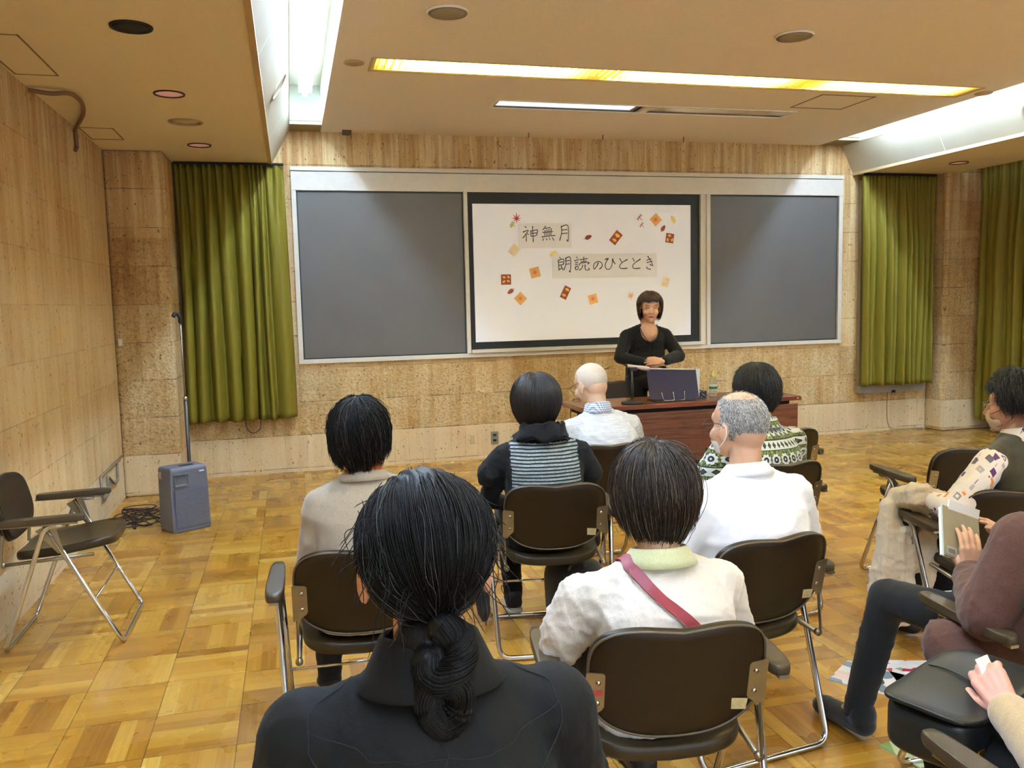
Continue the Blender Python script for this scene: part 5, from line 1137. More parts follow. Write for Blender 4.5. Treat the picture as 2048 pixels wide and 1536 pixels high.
    me = remesh(coil, 0.004, 3); link('ponytail_knot', me, H_BLACK, ho, True)
    m = min(len(k_) for k_ in K); hair_curves('knot_strands', ho, [k_[:m] for k_ in K], H_BLACK, 0.0006)
    obj('hair_tie', tube(bmesh.new(), [Mh @ (V(tie)+V((0.019*math.cos(a), -0.004+0.005*math.sin(a), 0.019*math.sin(a)))) for a in np.linspace(0, 2*PI, 20)], 0.004, 8), M_BLACK, ho, True)
ponytail(t, Mh)

# --- B. oatmeal sweater
M_OAT = fabric('oatmeal_knit', srgb(176, 164, 144), srgb(152, 140, 118), scale=500, rough=0.95, wr=0.18, sheen=0.4, wrs=6)
t, J, Mh, body, g = person('person with short black hair in an oatmeal sweater with orange neckband', 0.205, 2.74, 0.05, zs=0.858, htop=1.165, hx=-0.01, hy=-0.02, hyaw=-0.18, hpitch=0.04, hroll=-0.04, sw=0.148, vox=0.008,
    top=dict(name='sweater', mat=M_OAT, amp=0.0018, seed=8, hem=0.02, folds=[((-0.2, -0.06, 0.72), (-0.17, -0.15, 0.69), 0.012, 0.006)]), sleeve=(0.05, 0.046, 0.034), legs=M_GTROU, shoe=M_SHOE,
    el=[(-0.19, -0.02, 0.6), (0.19, -0.02, 0.6)])
collar(t, J, M_OAT, r=0.058, h=0.006, spread=0.02, off=(0, -0.002, 0.006)); collar(t, J, plain('orange_neckband', srgb(206, 104, 44), 0.8), r=0.051, h=0.040, name='neckband', spread=0.005, off=(0, 0, 0.004))
hairstyle(t, Mh, H_BLACK, seed=2, R=(0.092, 0.110, 0.102), back=-0.106, side=-0.07, front=0.02, kb=0.38, ks=0.22, lump=0.03, n=3000, frizz=0.006, rough_end=0.02, sweep=0.5, mat2=H_BROWN, frac2=0.1, tilt=0.08)
# --- C. striped vest
t_ = NT('striped_knit'); co = t_.coord(); x_, y_, z_ = t_.sep(co); zz_ = t_.math('ADD', z_, t_.math('MULTIPLY', t_.noise(co, 5, 2), 0.012)); st_ = t_.math('FRACT', t_.math('MULTIPLY', zz_, 1/0.0135))
t_.col(t_.mix(t_.math('GREATER_THAN', st_, 0.46), srgb(28, 30, 32), t_.ramp(t_.noise(co, 200, 2), [(0.3, srgb(112, 124, 126)), (0.7, srgb(160, 172, 172))]))); t_.rough(0.85); t_.bump(t_.noise(t_.mapv(co, (1, 1, 2)), 14, 4), 0.35, 0.015)
M_STRIPE = t_.m; M_BKNIT = fabric('black_jersey', srgb(20, 20, 22), rough=0.85, wr=0.45, sheen=0.05)
t, J, Mh, body, g = person('woman with a round black bob and a grey striped vest over black', 1.0, 3.42, -0.12, zs=0.838, htop=1.152, hx=-0.015, hy=-0.01, hyaw=-0.1, sw=0.162, vox=0.0075,
    top=dict(name='tunic', mat=[M_STRIPE, M_BKNIT], wscale=1.5, amp=0.005, seed=5, hem=0.03, pred=lambda p: 1 if (abs(p[0]) > 0.142-0.05*max(0, 0.62-p[2]) or p[2] > 0.868+0.25*p[0]*p[0] or p[2] < 0.48 or p[1] > -0.02) else 0,
      extra=[('cap', (-0.17, -0.05, 0.80), 0.055, (-0.225, -0.05, 0.735), 0.055), ('cap', (-0.225, -0.05, 0.74), 0.05, (-0.25, -0.06, 0.712), 0.026), ('cap', (0.17, -0.05, 0.80), 0.05, (0.215, -0.04, 0.72), 0.05)]), sleeve=(0.050, 0.044, 0.033), legs=M_BTROU, shoe=None,
    el=[(-0.225, 0.0, 0.62), (0.225, 0.0, 0.61)], hands=[dict(), dict()], ankles=[(-0.09, 0.30, 0.08), (0.14, 0.36, 0.08)])
for s, A in zip((-1, 1), J['A']):
    sh = remesh([('cap', A+V((0, -0.02, -0.02)), 0.04, A+V((0, 0.10, -0.035)), 0.034), ('ell', A+V((0, -0.02, 0.005)), (0.038, 0.045, 0.04))], 0.006, 4); so_ = link('shoe', sh, M_BLACK, t, True)
    so2 = link('sole', remesh([('cap', A+V((0, -0.03, -0.055)), 0.04, A+V((0, 0.12, -0.055)), 0.04, 0.55)], 0.006, 3), plain('sole_cream', srgb(176, 168, 148), 0.7), so_, True); c_, n_ = coords(so2.data); c_[:, 2] = np.clip(c_[:, 2], 0.003, 0.045); setco(so2.data, c_)
collar(t, J, M_BKNIT, r=0.085, h=0.05, spread=0.016, off=(0.01, -0.012, 0.0), wav=0.006, th=0.006, name='cowl_collar'); collar(t, J, M_BKNIT, r=0.072, h=0.036, spread=0.03, off=(0.005, -0.008, 0.008), wav=0.008, th=0.006, name='cowl_collar')
hairstyle(t, Mh, m_hair('bob_hair', srgb(22, 18, 16), srgb(44, 36, 32), 0.42), seed=6, R=(0.104, 0.118, 0.108), back=-0.125, side=-0.085, front=0.02, kb=0.55, ks=0.42, n=2800, frizz=0.0012, lift=0.004, rough_end=0.004, drift=0.1, notch=0.007, part_x=-0.006, lump=0.006)
# --- D. cream tunic with red strap
M_CRM = fabric('cream_cotton', srgb(226, 218, 204), srgb(216, 207, 192), scale=420, rough=0.85, wr=0.45, sheen=0.25, wrs=13)
M_CTNK = M_CRM
t, J, Mh, body, g = person('woman with short dark brown hair, cream blouse and pale green collar', 0.845, 1.93, -0.02, zs=0.768, htop=1.094, hx=0.012, hy=0.0, hyaw=0.12, hpitch=-0.04, sw=0.158, vox=0.0065, neck_len=0.0, skin=SK, fat=0.008,
    top=dict(name='blouse', mat=M_CRM, amp=0.010, seed=12, hem=0.04, wscale=2.1, folds=[((-0.12, -0.2, 0.66), (0.13, -0.2, 0.69), 0.01, 0.007), ((-0.15, -0.19, 0.62), (0.1, -0.21, 0.635), 0.009, 0.008), ((-0.19, -0.1, 0.75), (-0.14, -0.18, 0.66), 0.012, 0.007), ((0.18, -0.1, 0.74), (0.12, -0.19, 0.62), 0.014, 0.007), ((-0.05, -0.2, 0.6), (0.16, -0.17, 0.66), 0.008, 0.007),
      ((-0.2, -0.07, 0.68), (-0.16, -0.13, 0.6), 0.01, 0.007), ((-0.1, -0.2, 0.73), (0.08, -0.2, 0.72), 0.012, 0.003)], extra=[('cap', (-0.195, -0.03, 0.73), 0.06, (-0.225, -0.01, 0.64), 0.066), ('cap', (0.19, -0.03, 0.73), 0.055, (0.215, -0.01, 0.64), 0.055)]),
    sleeve=(0.06, 0.056, 0.04), legs=M_BTROU, shoe=M_SHOE, el=[(-0.235, 0.0, 0.60), (0.235, 0.0, 0.60)], bow=0.01, top_sm=7)
M_LIME = fabric('pale_lime_knit', srgb(222, 222, 168), rough=0.9, wr=0.3)
collar(t, J, M_LIME, r=0.064, h=0.020, spread=0.02, off=(0, -0.004, 0.0), th=0.005)
hairstyle(t, Mh, H_BROWN, seed=9, R=(0.096, 0.110, 0.108), back=-0.135, side=-0.1, front=0.03, kb=0.5, ks=0.3, lump=0.03, n=5200, frizz=0.006, lift=0.008, rough_end=0.022, seg=14, mat2=m_hair('hair_lights', srgb(84, 66, 50), srgb(120, 98, 78)), frac2=0.08, sweep=0.25, r=0.0007)
tree = bvh(g.data); M_STRAP = plain('red_leather', srgb(132, 34, 48), 0.5, noise=0.06, bscale=40)
bagt = thing('shoulder_bag', 'dark red shoulder strap crossing the cream blouse, with its small bag', 'bag', (0.845, 1.93, 0), -0.02)
sp_ = ribbon('strap', bagt, tree, [(-0.095, 0.03, 0.84), (-0.10, -0.06, 0.86), (-0.085, -0.13, 0.82), (-0.03, -0.19, 0.755), (0.03, -0.21, 0.69), (0.075, -0.22, 0.635), (0.12, -0.2, 0.57), (0.17, -0.12, 0.52)], 0.027, M_STRAP, 0.006, 0.003)
tr2 = bvh(g.data)
ed = seam(sp_, tr2, [(-0.095-0.011, -0.06, 0.86), (-0.096, -0.13, 0.815), (-0.041, -0.19, 0.748), (0.019, -0.21, 0.683), (0.064, -0.22, 0.628)], plain('strap_edge', srgb(178, 140, 120), 0.6), 0.0009, 'stitching'); 
for v in ed.data.vertices: v.co.y -= 0.009
ob_ = obj('bag_body', soft_box(0.07, 0.03, 0.12, 2), M_STRAP, bagt, True); ob_.location = (0.19, 0.0, 0.48); ob_.scale = (0.6, 1, 0.8)
# --- E. white shirt, cropped grey hair
M_WSH = fabric('white_jersey', srgb(248, 247, 245), srgb(244, 243, 240), scale=300, rough=0.8, wr=0.18, sheen=0.3, wrs=6)
t, J, Mh, body, g = person('man with cropped grey hair, glasses and mask, in a plain white shirt', 1.414, 2.5, 0.12, zs=0.838, htop=1.140, hx=0.0, hy=0.0, hyaw=0.25, hpitch=-0.04, sw=0.185, vox=0.0075, fat=0.022, build=1.05, skin=SK, ht=0.108, drop=0.045,
    top=dict(name='shirt', mat=M_WSH, amp=0.006, wscale=1.3, seed=21, hem=0.02, folds=[((0.21, -0.1, 0.74), (0.05, -0.22, 0.66), 0.014, 0.010), ((0.17, -0.16, 0.72), (-0.02, -0.23, 0.62), 0.012, 0.008), ((-0.2, -0.1, 0.68), (-0.1, -0.22, 0.69), 0.014, 0.008), ((0.19, -0.12, 0.7), (0.15, -0.2, 0.6), 0.01, 0.007), ((-0.1, -0.22, 0.72), (0.1, -0.22, 0.70), 0.02, 0.003)]), sleeve=(0.064, 0.062, 0.038), legs=M_GTROU, shoe=M_SHOE,
    el=[(-0.25, -0.03, 0.63), (0.265, -0.02, 0.60)], wr=[(-0.16, 0.19, 0.56), (0.27, 0.2, 0.605)])
collar(t, J, M_WSH, r=0.060, h=0.016, spread=0.02, off=(0, -0.004, 0.0))
def cropped(t, Mh, seed, mats, n, ln, bald, zlow=-0.05, r=0.0007, shell_mat=None):
    """short cropped hair standing on the scalp; bald(d) gives the chance to keep a hair"""
    rs = np.random.RandomState(seed); c = np.array([0, -0.014, 0.016]); R = np.array([0.0795, 0.097, 0.0905]); out = [[] for _ in mats]
    bm = bmesh.new(); bmesh.ops.create_icosphere(bm, subdivisions=5, radius=1.0); 
    bmesh.ops.delete(bm, geom=[v for v in bm.verts if c[2]+v.co.z*R[2] < zlow-0.045*max(0, -v.co.y) or (v.co.y > 0.25 and v.co.z < 0.3+v.co.y*0.5) or bald(np.array(v.co)) < 0.25], context='VERTS')
    for v in bm.verts:
        p = c+np.array(v.co)*(R-0.0008); k = max(0, -p[2])/0.12; p[0] *= 1-0.28*k*k*2; p[1] = p[1]*(1-0.22*k*k*2); v.co = Mh @ V(p)
    ho = obj('hair', bm, shell_mat, t, True)
    for i in range(n):
        d = rs.randn(3); d /= np.linalg.norm(d)
        if c[2]+d[2]*R[2] < zlow-0.05*max(0, -d[1]) or (d[1] > 0.25 and d[2] < 0.3+d[1]*0.5) or rs.rand() > bald(d): continue
        p = c+d*R; k = max(0, -p[2])/0.12; p[0] *= 1-0.28*k*k*2; p[1] *= 1-0.22*k*k*2
        g_ = np.array([0, -0.35, -0.9])+rs.randn(3)*0.25; g_ -= d*(g_ @ d); q = d*0.16+g_*0.9; q /= np.linalg.norm(q); l = ln*rs.uniform(0.6, 1.2)
        P = [p, p+q*l*0.35, p+q*l*0.7+g_*l*0.08, p+q*l+g_*l*0.2]; out[min(len(mats)-1, int(rs.rand()**1.2*len(mats)))].append([tuple(Mh @ V(z)) for z in P])
    for m, o in zip(mats, out):
        if o: hair_curves('hair_strands', ho, o, m, r)
    return ho
t_ = NT('grey_stubble'); co = t_.coord(); t_.col(t_.ramp(t_.noise(t_.mapv(co, (260, 260, 120)), 1.0, 3, 0.7), [(0.35, srgb(92, 86, 76)), (0.65, srgb(176, 168, 156))])); t_.rough(0.7); M_STUB = t_.m
cropped(t, Mh, 3, [H_WHT, H_GREY, H_GREYD], 12000, 0.0075, lambda d: 1.0 if (d[2] < 0.62 or d[1] > 0.55) else max(0.12, 1-(d[2]-0.62)*4), shell_mat=M_STUB, r=0.00045)
glasses(t, Mh, plain('tortoise_frame', srgb(60, 48, 36), 0.3)); face_mask(t, Mh)
# --- F. bald man, grey slub shirt
M_SLUB = NT('grey_slub'); co = M_SLUB.coord(); sl = M_SLUB.noise(M_SLUB.mapv(co, (14, 14, 330)), 1.0, 3); M_SLUB.col(M_SLUB.ramp(sl, [(0.3, srgb(186, 188, 188)), (0.6, srgb(218, 220, 218))])); M_SLUB.rough(0.85); M_SLUB.bump(M_SLUB.noise(co, 12, 5, 0.6, 0.5), 0.35, 0.02); M_SLUB.b.inputs['Sheen Weight'].default_value = 0.3
t, J, Mh, body, g = person('bald man with glasses in a light grey shirt with checked collar', 1.575, 4.24, 0.1, zs=0.815, htop=1.112, hx=-0.03, hy=0.05, hyaw=0.35, hpitch=-0.3, sw=0.178, vox=0.008, lean=0.03, fat=0.018, skin=SKP, bow=0.02, ht=0.108, drop=0.04,
    top=dict(name='shirt', mat=M_SLUB.m, amp=0.007, wscale=1.7, seed=31, hem=0.02, folds=[((-0.16, -0.15, 0.79), (0.06, -0.24, 0.63), 0.013, 0.012), ((-0.02, -0.2, 0.8), (0.09, -0.23, 0.66), 0.010, 0.010), ((0.06, -0.18, 0.8), (0.13, -0.22, 0.66), 0.010, 0.008), ((0.18, -0.1, 0.75), (0.1, -0.22, 0.62), 0.013, 0.009)]), sleeve=(0.06, 0.056, 0.038), legs=M_GTROU, shoe=M_SHOE)
t_ = NT('blue_check'); co = t_.coord(); x_, y_, z_ = t_.sep(co); a_ = t_.math('FRACT', t_.math('MULTIPLY', t_.math('ADD', x_, y_), 80)); b_ = t_.math('FRACT', t_.math('MULTIPLY', z_, 90)); t_.col(t_.mix(t_.math('MULTIPLY', t_.math('ADD', t_.math('GREATER_THAN', a_, 0.6), t_.math('GREATER_THAN', b_, 0.6)), 0.5), srgb(226, 230, 234), srgb(96, 116, 150))); t_.rough(0.85)
collar(t, J, t_.m, r=0.06, h=0.034, spread=0.014, off=(0, -0.004, 0.0), th=0.005)
cropped(t, Mh, 5, [H_WHT], 3500, 0.004, lambda d: 1.0 if d[2] < 0.9 else 0.5, zlow=-0.02, shell_mat=plain('white_stubble', srgb(222, 204, 180), 0.6, noise=0.08, bscale=300), r=0.0005)
glasses(t, Mh, plain('dark_frame', srgb(36, 30, 30), 0.3))
# --- G. patterned batik shirt
t_ = NT('floral_bands'); co = t_.coord(); x_, y_, z_ = t_.sep(co)
u_ = t_.math('MULTIPLY', t_.math('ARCTAN2', x_, t_.math('MULTIPLY', t_.math('ADD', y_, 0.02), -1.0)), 0.21); BH = 0.118
q_ = t_.math('FRACT', t_.math('DIVIDE', t_.math('ADD', z_, 0.012), BH))
# flower row: cells 5.6 cm, lower 58 % of a band
fu = t_.math('SUBTRACT', t_.math('FRACT', t_.math('DIVIDE', u_, 0.056)), 0.5); fv = t_.math('DIVIDE', t_.math('SUBTRACT', q_, 0.30), 0.056/BH)
rd = t_.math('SQRT', t_.math('ADD', t_.math('MULTIPLY', fu, fu), t_.math('MULTIPLY', fv, fv))); an = t_.math('ARCTAN2', fv, fu)
pet = t_.math('ADD', 0.38, t_.math('MULTIPLY', t_.math('ABSOLUTE', t_.math('SINE', t_.math('MULTIPLY', an, 4.0))), 0.09))
ring_ = t_.math('MULTIPLY', t_.math('LESS_THAN', rd, pet), t_.math('GREATER_THAN', rd, 0.24)); eye_ = t_.math('LESS_THAN', rd, 0.08)
wht = t_.math('MAXIMUM', ring_, eye_); inner_ = t_.math('LESS_THAN', rd, 0.46)
leafn = t_.noise(t_.comb(t_.math('MULTIPLY', u_, 260), t_.math('MULTIPLY', z_, 70), y_), 1.0, 3)
green = t_.ramp(leafn, [(0.42, srgb(28, 36, 26)), (0.5, srgb(84, 104, 40)), (0.62, srgb(150, 168, 84))])
cA = t_.mix(wht, t_.mix(inner_, green, srgb(30, 32, 44)), srgb(214, 220, 218))
du_ = t_.math('ABSOLUTE', t_.math('SUBTRACT', t_.math('FRACT', t_.math('DIVIDE', u_, 0.034)), 0.5)); dv_ = t_.math('ABSOLUTE', t_.math('DIVIDE', t_.math('SUBTRACT', q_, 0.80), 0.034/BH*1.15)); dm = t_.math('ADD', du_, dv_)
cB = t_.mix(t_.math('LESS_THAN', dm, 0.36), srgb(212, 218, 214), t_.mix(t_.math('LESS_THAN', dm, 0.2), srgb(24, 28, 34), srgb(60, 78, 44)))
cB = t_.mix(t_.math('GREATER_THAN', dv_, 0.47), cB, srgb(22, 24, 40))
t_.col(t_.mix(t_.math('GREATER_THAN', q_, 0.62), cA, cB)); t_.rough(0.8); t_.bump(t_.noise(co, 12, 4), 0.3, 0.015); t_.b.inputs['Sheen Weight'].default_value = 0.2; M_BATIK = t_.m
t, J, Mh, body, g = person('person with thick short black hair in a green, white and navy floral banded shirt', 2.045, 3.46, 0.08, zs=0.812, htop=1.145, hx=0.015, hy=0.02, hyaw=0.0, hpitch=-0.06, sw=0.175, vox=0.008, fat=0.015, lean=0.01,
    top=dict(name='shirt', mat=M_BATIK, amp=0.003, seed=41, hem=0.02), sleeve=(0.066, 0.07, 0.06), legs=M_NTROU, shoe=M_SHOE, el=[(-0.26, 0.02, 0.61), (0.22, 0.02, 0.61)])
collar(t, J, M_BATIK, r=0.062, h=0.026, spread=0.02, off=(0, -0.004, 0.004), th=0.005)
hairstyle(t, Mh, m_hair('wavy_black', srgb(20, 20, 20), srgb(48, 50, 50), 0.42), seed=19, R=(0.095, 0.108, 0.104), back=-0.13, side=-0.06, front=0.03, kb=0.55, ks=0.25, lump=0.05, n=3000, frizz=0.004, curl=0.003, rough_end=0.014)
# --- H. curly-haired woman, green vest, printed sleeves
t_ = NT('chip_print'); co = t_.coord(); ma = t_.mapv(co, (1, 1, 0.62), rot=(0.3, 0.5, 0.4)); v_ = t_.n('ShaderNodeTexVoronoi', {'Vector': ma, 'Scale': 30.0, 'Randomness': 0.9}, distance='CHEBYCHEV'); rr_ = t_.sep(v_.outputs['Color']); m_ = t_.math('LESS_THAN', v_.outputs['Distance'], 0.30)
w_ = t_.math('GREATER_THAN', t_.math('PINGPONG', t_.math('ADD', t_.math('MULTIPLY', v_.outputs['Distance'], 2.0), rr_[1]), 0.5), 0.14)
pc = t_.ramp(rr_[0], [(0.0, srgb(88, 40, 108)), (0.25, srgb(176, 172, 180)), (0.5, srgb(226, 140, 70)), (0.66, srgb(96, 92, 100)), (0.82, srgb(150, 146, 158))], 'CONSTANT')
t_.col(t_.mix(t_.math('MULTIPLY', m_, w_), srgb(236, 230, 224), pc)); t_.rough(0.75); t_.bump(t_.noise(co, 16, 4), 0.4, 0.015); M_CHIP = t_.m
M_OLV = fabric('olive_knit_vest', srgb(62, 58, 42), srgb(50, 46, 34), scale=600, rough=0.95, wr=0.2, sheen=0.3)
t, J, Mh, body, g = person('woman with curly black hair, glasses, olive vest and colourful printed sleeves', 2.66, 2.66, 0.22, zs=0.845, htop=1.132, hx=0.03, hy=-0.01, hyaw=0.32, hpitch=-0.08, sw=0.17, vox=0.0075, skin=SKW, fat=0.015, hands=[dict(curl=1.2, sc=0.8), dict()],
    top=dict(name='vest', mat=M_OLV, amp=0.002, seed=51, hem=0.02, arm=0.0, extra=[]), sleeve=(0.04, 0.02, 0.02), legs=M_BTROU, shoe=M_SHOE,
    el=[(-0.345, -0.03, 0.645), (0.25, 0.0, 0.61)], wr=[(-0.30, 0.09, 0.655), (0.13, 0.19, 0.55)])
for i in (0, 1):
    S_, E_, W_ = J['S'][i], J['E'][i], J['W'][i]
    me = remesh([('cap', S_+V((0, 0, -0.005)), 0.06, E_, 0.056), ('cap', E_, 0.056, E_.lerp(W_, 0.95), 0.04)], 0.007, 7); wrinkle(me, 0.006, 61+i); link('sleeve', me, M_CHIP, t, True)
collar(t, J, M_CHIP, r=0.06, h=0.028, spread=0.02, off=(0, -0.004, 0.0), th=0.005)
hairstyle(t, Mh, m_hair('curly_black', srgb(18, 16, 15), srgb(40, 34, 30), 0.45), seed=23, c=(0, -0.028, 0.02), R=(0.102, 0.108, 0.106), back=-0.12, side=-0.02, front=0.06, kb=0.35, ks=0.2, lump=0.10, n=3800, frizz=0.006, curl=0.008, rough_end=0.02, lift=0.012, seg=16)
glasses(t, Mh, plain('silver_frame', srgb(150, 140, 132), 0.3, metal=0.6)); face_mask(t, Mh, M_MASKR, plain('mask_beige', srgb(206, 182, 150), 0.8))
# --- I. mauve jacket reading a book
M_MAU = fabric('mauve_felt', srgb(96, 66, 56), srgb(80, 54, 46), scale=350, rough=0.95, wr=0.3, sheen=0.15, wrs=7)
t, J, Mh, body, g = person('person in a mauve-brown jacket and charcoal trousers, holding up an open book', 1.99, 1.83, 0.12, zs=0.835, htop=1.14, hx=0.07, hy=0.02, sw=0.185, vox=0.007, skin=SK, fat=0.02,
    top=dict(name='jacket', mat=M_MAU, wscale=1.3, amp=0.006, seed=71, hem=0.0, extra=[('cap', (-0.15, -0.08, 0.56), 0.085, (-0.19, 0.02, 0.49), 0.075), ('cap', (-0.19, 0.02, 0.49), 0.07, (-0.20, 0.12, 0.50), 0.06), ('cap', (-0.19, -0.02, 0.52), 0.07, (-0.27, 0.03, 0.45), 0.055), ('cap', (-0.285, 0.07, 0.49), 0.075, (-0.29, 0.0, 0.41), 0.065)]), sleeve=(0.072, 0.070, 0.050), legs=M_GTROU, shoe=None,
    el=[(-0.265, -0.02, 0.605), (0.26, 0.0, 0.61)], wr=[(-0.115, 0.15, 0.635), (0.10, 0.17, 0.66)], hands=[dict(d=(0.25, 0.25, 0.9), n=(-0.35, -0.9, 0.1), side=-1, curl=0.25), dict(d=(-0.4, 0.3, 0.8), n=(0.5, -0.6, 0.3), side=1, curl=0.3)], knees=[(-0.17, 0.40, 0.50), (0.12, 0.34, 0.49)], ankles=[(-0.19, 0.50, 0.085), (0.12, 0.33, 0.08)])
collar(t, J, M_MAU, r=0.066, h=0.026, spread=0.025, off=(0, -0.004, 0.0), th=0.006)
tree = bvh(g.data); seam(g, tree, [(-0.13, -0.05, 0.92), (-0.15, -0.12, 0.87), (-0.17, -0.15, 0.78), (-0.16, -0.17, 0.68)], plain('mauve_seam', srgb(112, 78, 66), 0.8), 0.0010)
hairstyle(t, Mh, H_BROWN, seed=29, n=1500)
for A in J['A']:
    sh = remesh([('cap', A+V((0, -0.03, -0.03)), 0.04, A+V((0, 0.12, -0.045)), 0.036), ('ell', A+V((0, 0.14, -0.046)), (0.046, 0.05, 0.034)), ('ell', A+V((0, -0.02, 0.0)), (0.045, 0.05, 0.055))], 0.006, 5); c_, n_ = coords(sh); c_[:, 2] = np.maximum(c_[:, 2], 0.004); setco(sh, c_); link('shoe', sh, fabric('slipper_cloth', srgb(24, 23, 22), wr=0.2), t, True)
bk = thing('book', 'open hardback book with pale pages held up by the mauve-jacketed person', 'book', (1.885, 2.03, 0.715), 0.12)
Mb_ = Matrix.Rotation(math.radians(-28), 4, 'X') @ Matrix.Rotation(math.radians(24), 4, 'Y')
M_BKC = plain('book_cover', srgb(150, 140, 112), 0.5, noise=0.05, bscale=30)
obj('cover', box(bmesh.new(), (-0.07, -0.004, -0.06), (0.06, -0.001, 0.095), Mb_), M_BKC, bk); obj('cover_edge', box(bmesh.new(), (-0.074, -0.003, -0.064), (-0.069, 0.0, 0.098), Mb_), plain('cover_edge', srgb(214, 226, 216), 0.5), bk)
obj('pages', box(bmesh.new(), (-0.066, -0.001, -0.056), (0.06, 0.018, 0.094), Mb_), M_PAPER, bk)
obj('open_pages', box(bmesh.new(), (-0.05, 0.018, -0.05), (0.06, 0.024, 0.115), Mb_ @ Matrix.Rotation(0.25, 4, 'X')), M_PAPER, bk)
for k in range(2): obj('barcode', box(bmesh.new(), (-0.06+k*0.042, -0.0052, -0.054), (-0.026+k*0.042, -0.004, -0.03), Mb_), plain('barcode_print', srgb(176, 170, 158), 0.6), bk)
for k in range(2):
    for q in range(7): obj('barcode_bar', box(bmesh.new(), (-0.056+k*0.042+q*0.0036, -0.0058, -0.05), (-0.0545+k*0.042+q*0.0036, -0.0052, -0.036), Mb_), plain('bar_ink', srgb(64, 56, 70), 0.6), bk) if k == 0 or q < 6 else None
# --- J. beige coat with black handbag, bottom right
M_BEI = fabric('beige_wool', srgb(186, 160, 120), srgb(170, 144, 104), scale=300, rough=0.95, wr=0.25, sheen=0.5, wrs=7)
t, J, Mh, body, g = person('person in a beige coat at the lower right corner, hand on a black handbag', 1.48, 1.14, 0.1, zs=0.82, htop=1.12, sw=0.17, vox=0.008, skin=m_skin('skin_rosy', srgb(222, 160, 138)), 
    top=dict(name='coat', mat=M_BEI, amp=0.003, seed=81, hem=0.02), sleeve=(0.06, 0.056, 0.042), legs=M_BTROU, shoe=M_SHOE, el=[(-0.20, 0.02, 0.60), (0.235, 0.0, 0.61)], wr=[(-0.118, 0.185, 0.615), (0.12, 0.2, 0.60)],
    hands=[dict(d=(0.25, 0.65, 0.35), n=(-0.75, -0.2, 0.6), side=-1, curl=0.55, sc=1.0), dict(d=(-0.5, 0.5, 0), n=(0.2, 0, 1), side=1, curl=0.4)])
hairstyle(t, Mh, H_BROWN, seed=33, n=1200)
M_LEA = m_vinyl('black_leather', srgb(30, 34, 34), 0.36)
hb = thing('handbag', 'large black leather handbag with gold fittings on the beige-coated lap', 'handbag', (1.37, 1.46, 0.475), 0.35)
ob_ = soft_box(0.175, 0.10, 0.13, 14, n=4, bulge=0.03); obj('bag_body', ob_, M_LEA, hb, True)
obj('top_flap', pad(bmesh.new(), lambda a: superell(a, 4.5, 0.18, 0.105), 0.012, lambda x, y: 0.132-0.4*y*y+0.008*math.sin(x*16), None, na=48), M_LEA, hb, True)
M_GOLD = plain('gold_metal', srgb(196, 150, 70), 0.3, metal=1.0)
for (x, y, z) in ((-0.14, -0.107, 0.07), (0.0, -0.112, 0.10), (0.10, -0.112, 0.10)): obj('gold_fitting', box(bmesh.new(), (x-0.012, y-0.004, z-0.006), (x+0.012, y, z+0.006)), M_GOLD, hb, bevel=0.002)
obj('flap_seam', tube(bmesh.new(), spline([(-0.03, -0.09, 0.136), (0.0, -0.02, 0.142), (0.02, 0.05, 0.142), (0.02, 0.09, 0.138)], 6), 0.0016, 6), M_LEA, hb, True)
tk = thing('ticket', 'white and navy slip of paper held at the black handbag', 'paper slip', (1.375, 1.40, 0.655), 0.3)
obj('slip', box(bmesh.new(), (-0.022, -0.001, 0.0), (0.022, 0.001, 0.034), Matrix.Rotation(-0.5, 4, 'X')), M_PAPER, tk); obj('printed_part', box(bmesh.new(), (-0.022, -0.0012, -0.02), (0.022, 0.0012, 0.0), Matrix.Rotation(-0.5, 4, 'X')), M_NAVY, tk)
# cream jacket draped over the armrest of the curly-haired woman's chair
M_LINEN = fabric('cream_linen', srgb(222, 208, 184), srgb(206, 192, 166), scale=250, rough=0.9, wr=0.35, wrs=18)
me = remesh([('cap', (2.345, 2.87, 0.625), 0.045, (2.33, 2.73, 0.66), 0.062), ('cap', (2.36, 2.76, 0.65), 0.055, (2.38, 2.68, 0.65), 0.05), ('cap', (2.30, 2.86, 0.59), 0.045, (2.29, 2.84, 0.43), 0.06), ('cap', (2.29, 2.84, 0.43), 0.06, (2.265, 2.85, 0.25), 0.062), ('cap', (2.265, 2.85, 0.25), 0.06, (2.28, 2.83, 0.12), 0.04),
  ('cap', (2.37, 2.76, 0.57), 0.035, (2.395, 2.75, 0.40), 0.046), ('cap', (2.395, 2.75, 0.40), 0.045, (2.40, 2.745, 0.25), 0.010), ('cap', (2.33, 2.79, 0.5), 0.03, (2.33, 2.80, 0.16), 0.045)], 0.007, 5)
wrinkle(me, 0.013, 91, [((2.24, 2.82, 0.6), (2.22, 2.81, 0.15), 0.012, 0.014), ((2.31, 2.78, 0.6), (2.29, 2.79, 0.12), 0.010, 0.014), ((2.28, 2.72, 0.70), (2.36, 2.66, 0.70), 0.009, 0.010), ((2.29, 2.78, 0.71), (2.37, 2.70, 0.71), 0.009, 0.010)], 1.3)
tag(link('linen_jacket', me, M_LINEN, smooth=True), 'crumpled cream jacket draped over the armrest beneath the printed sleeve', 'jacket')
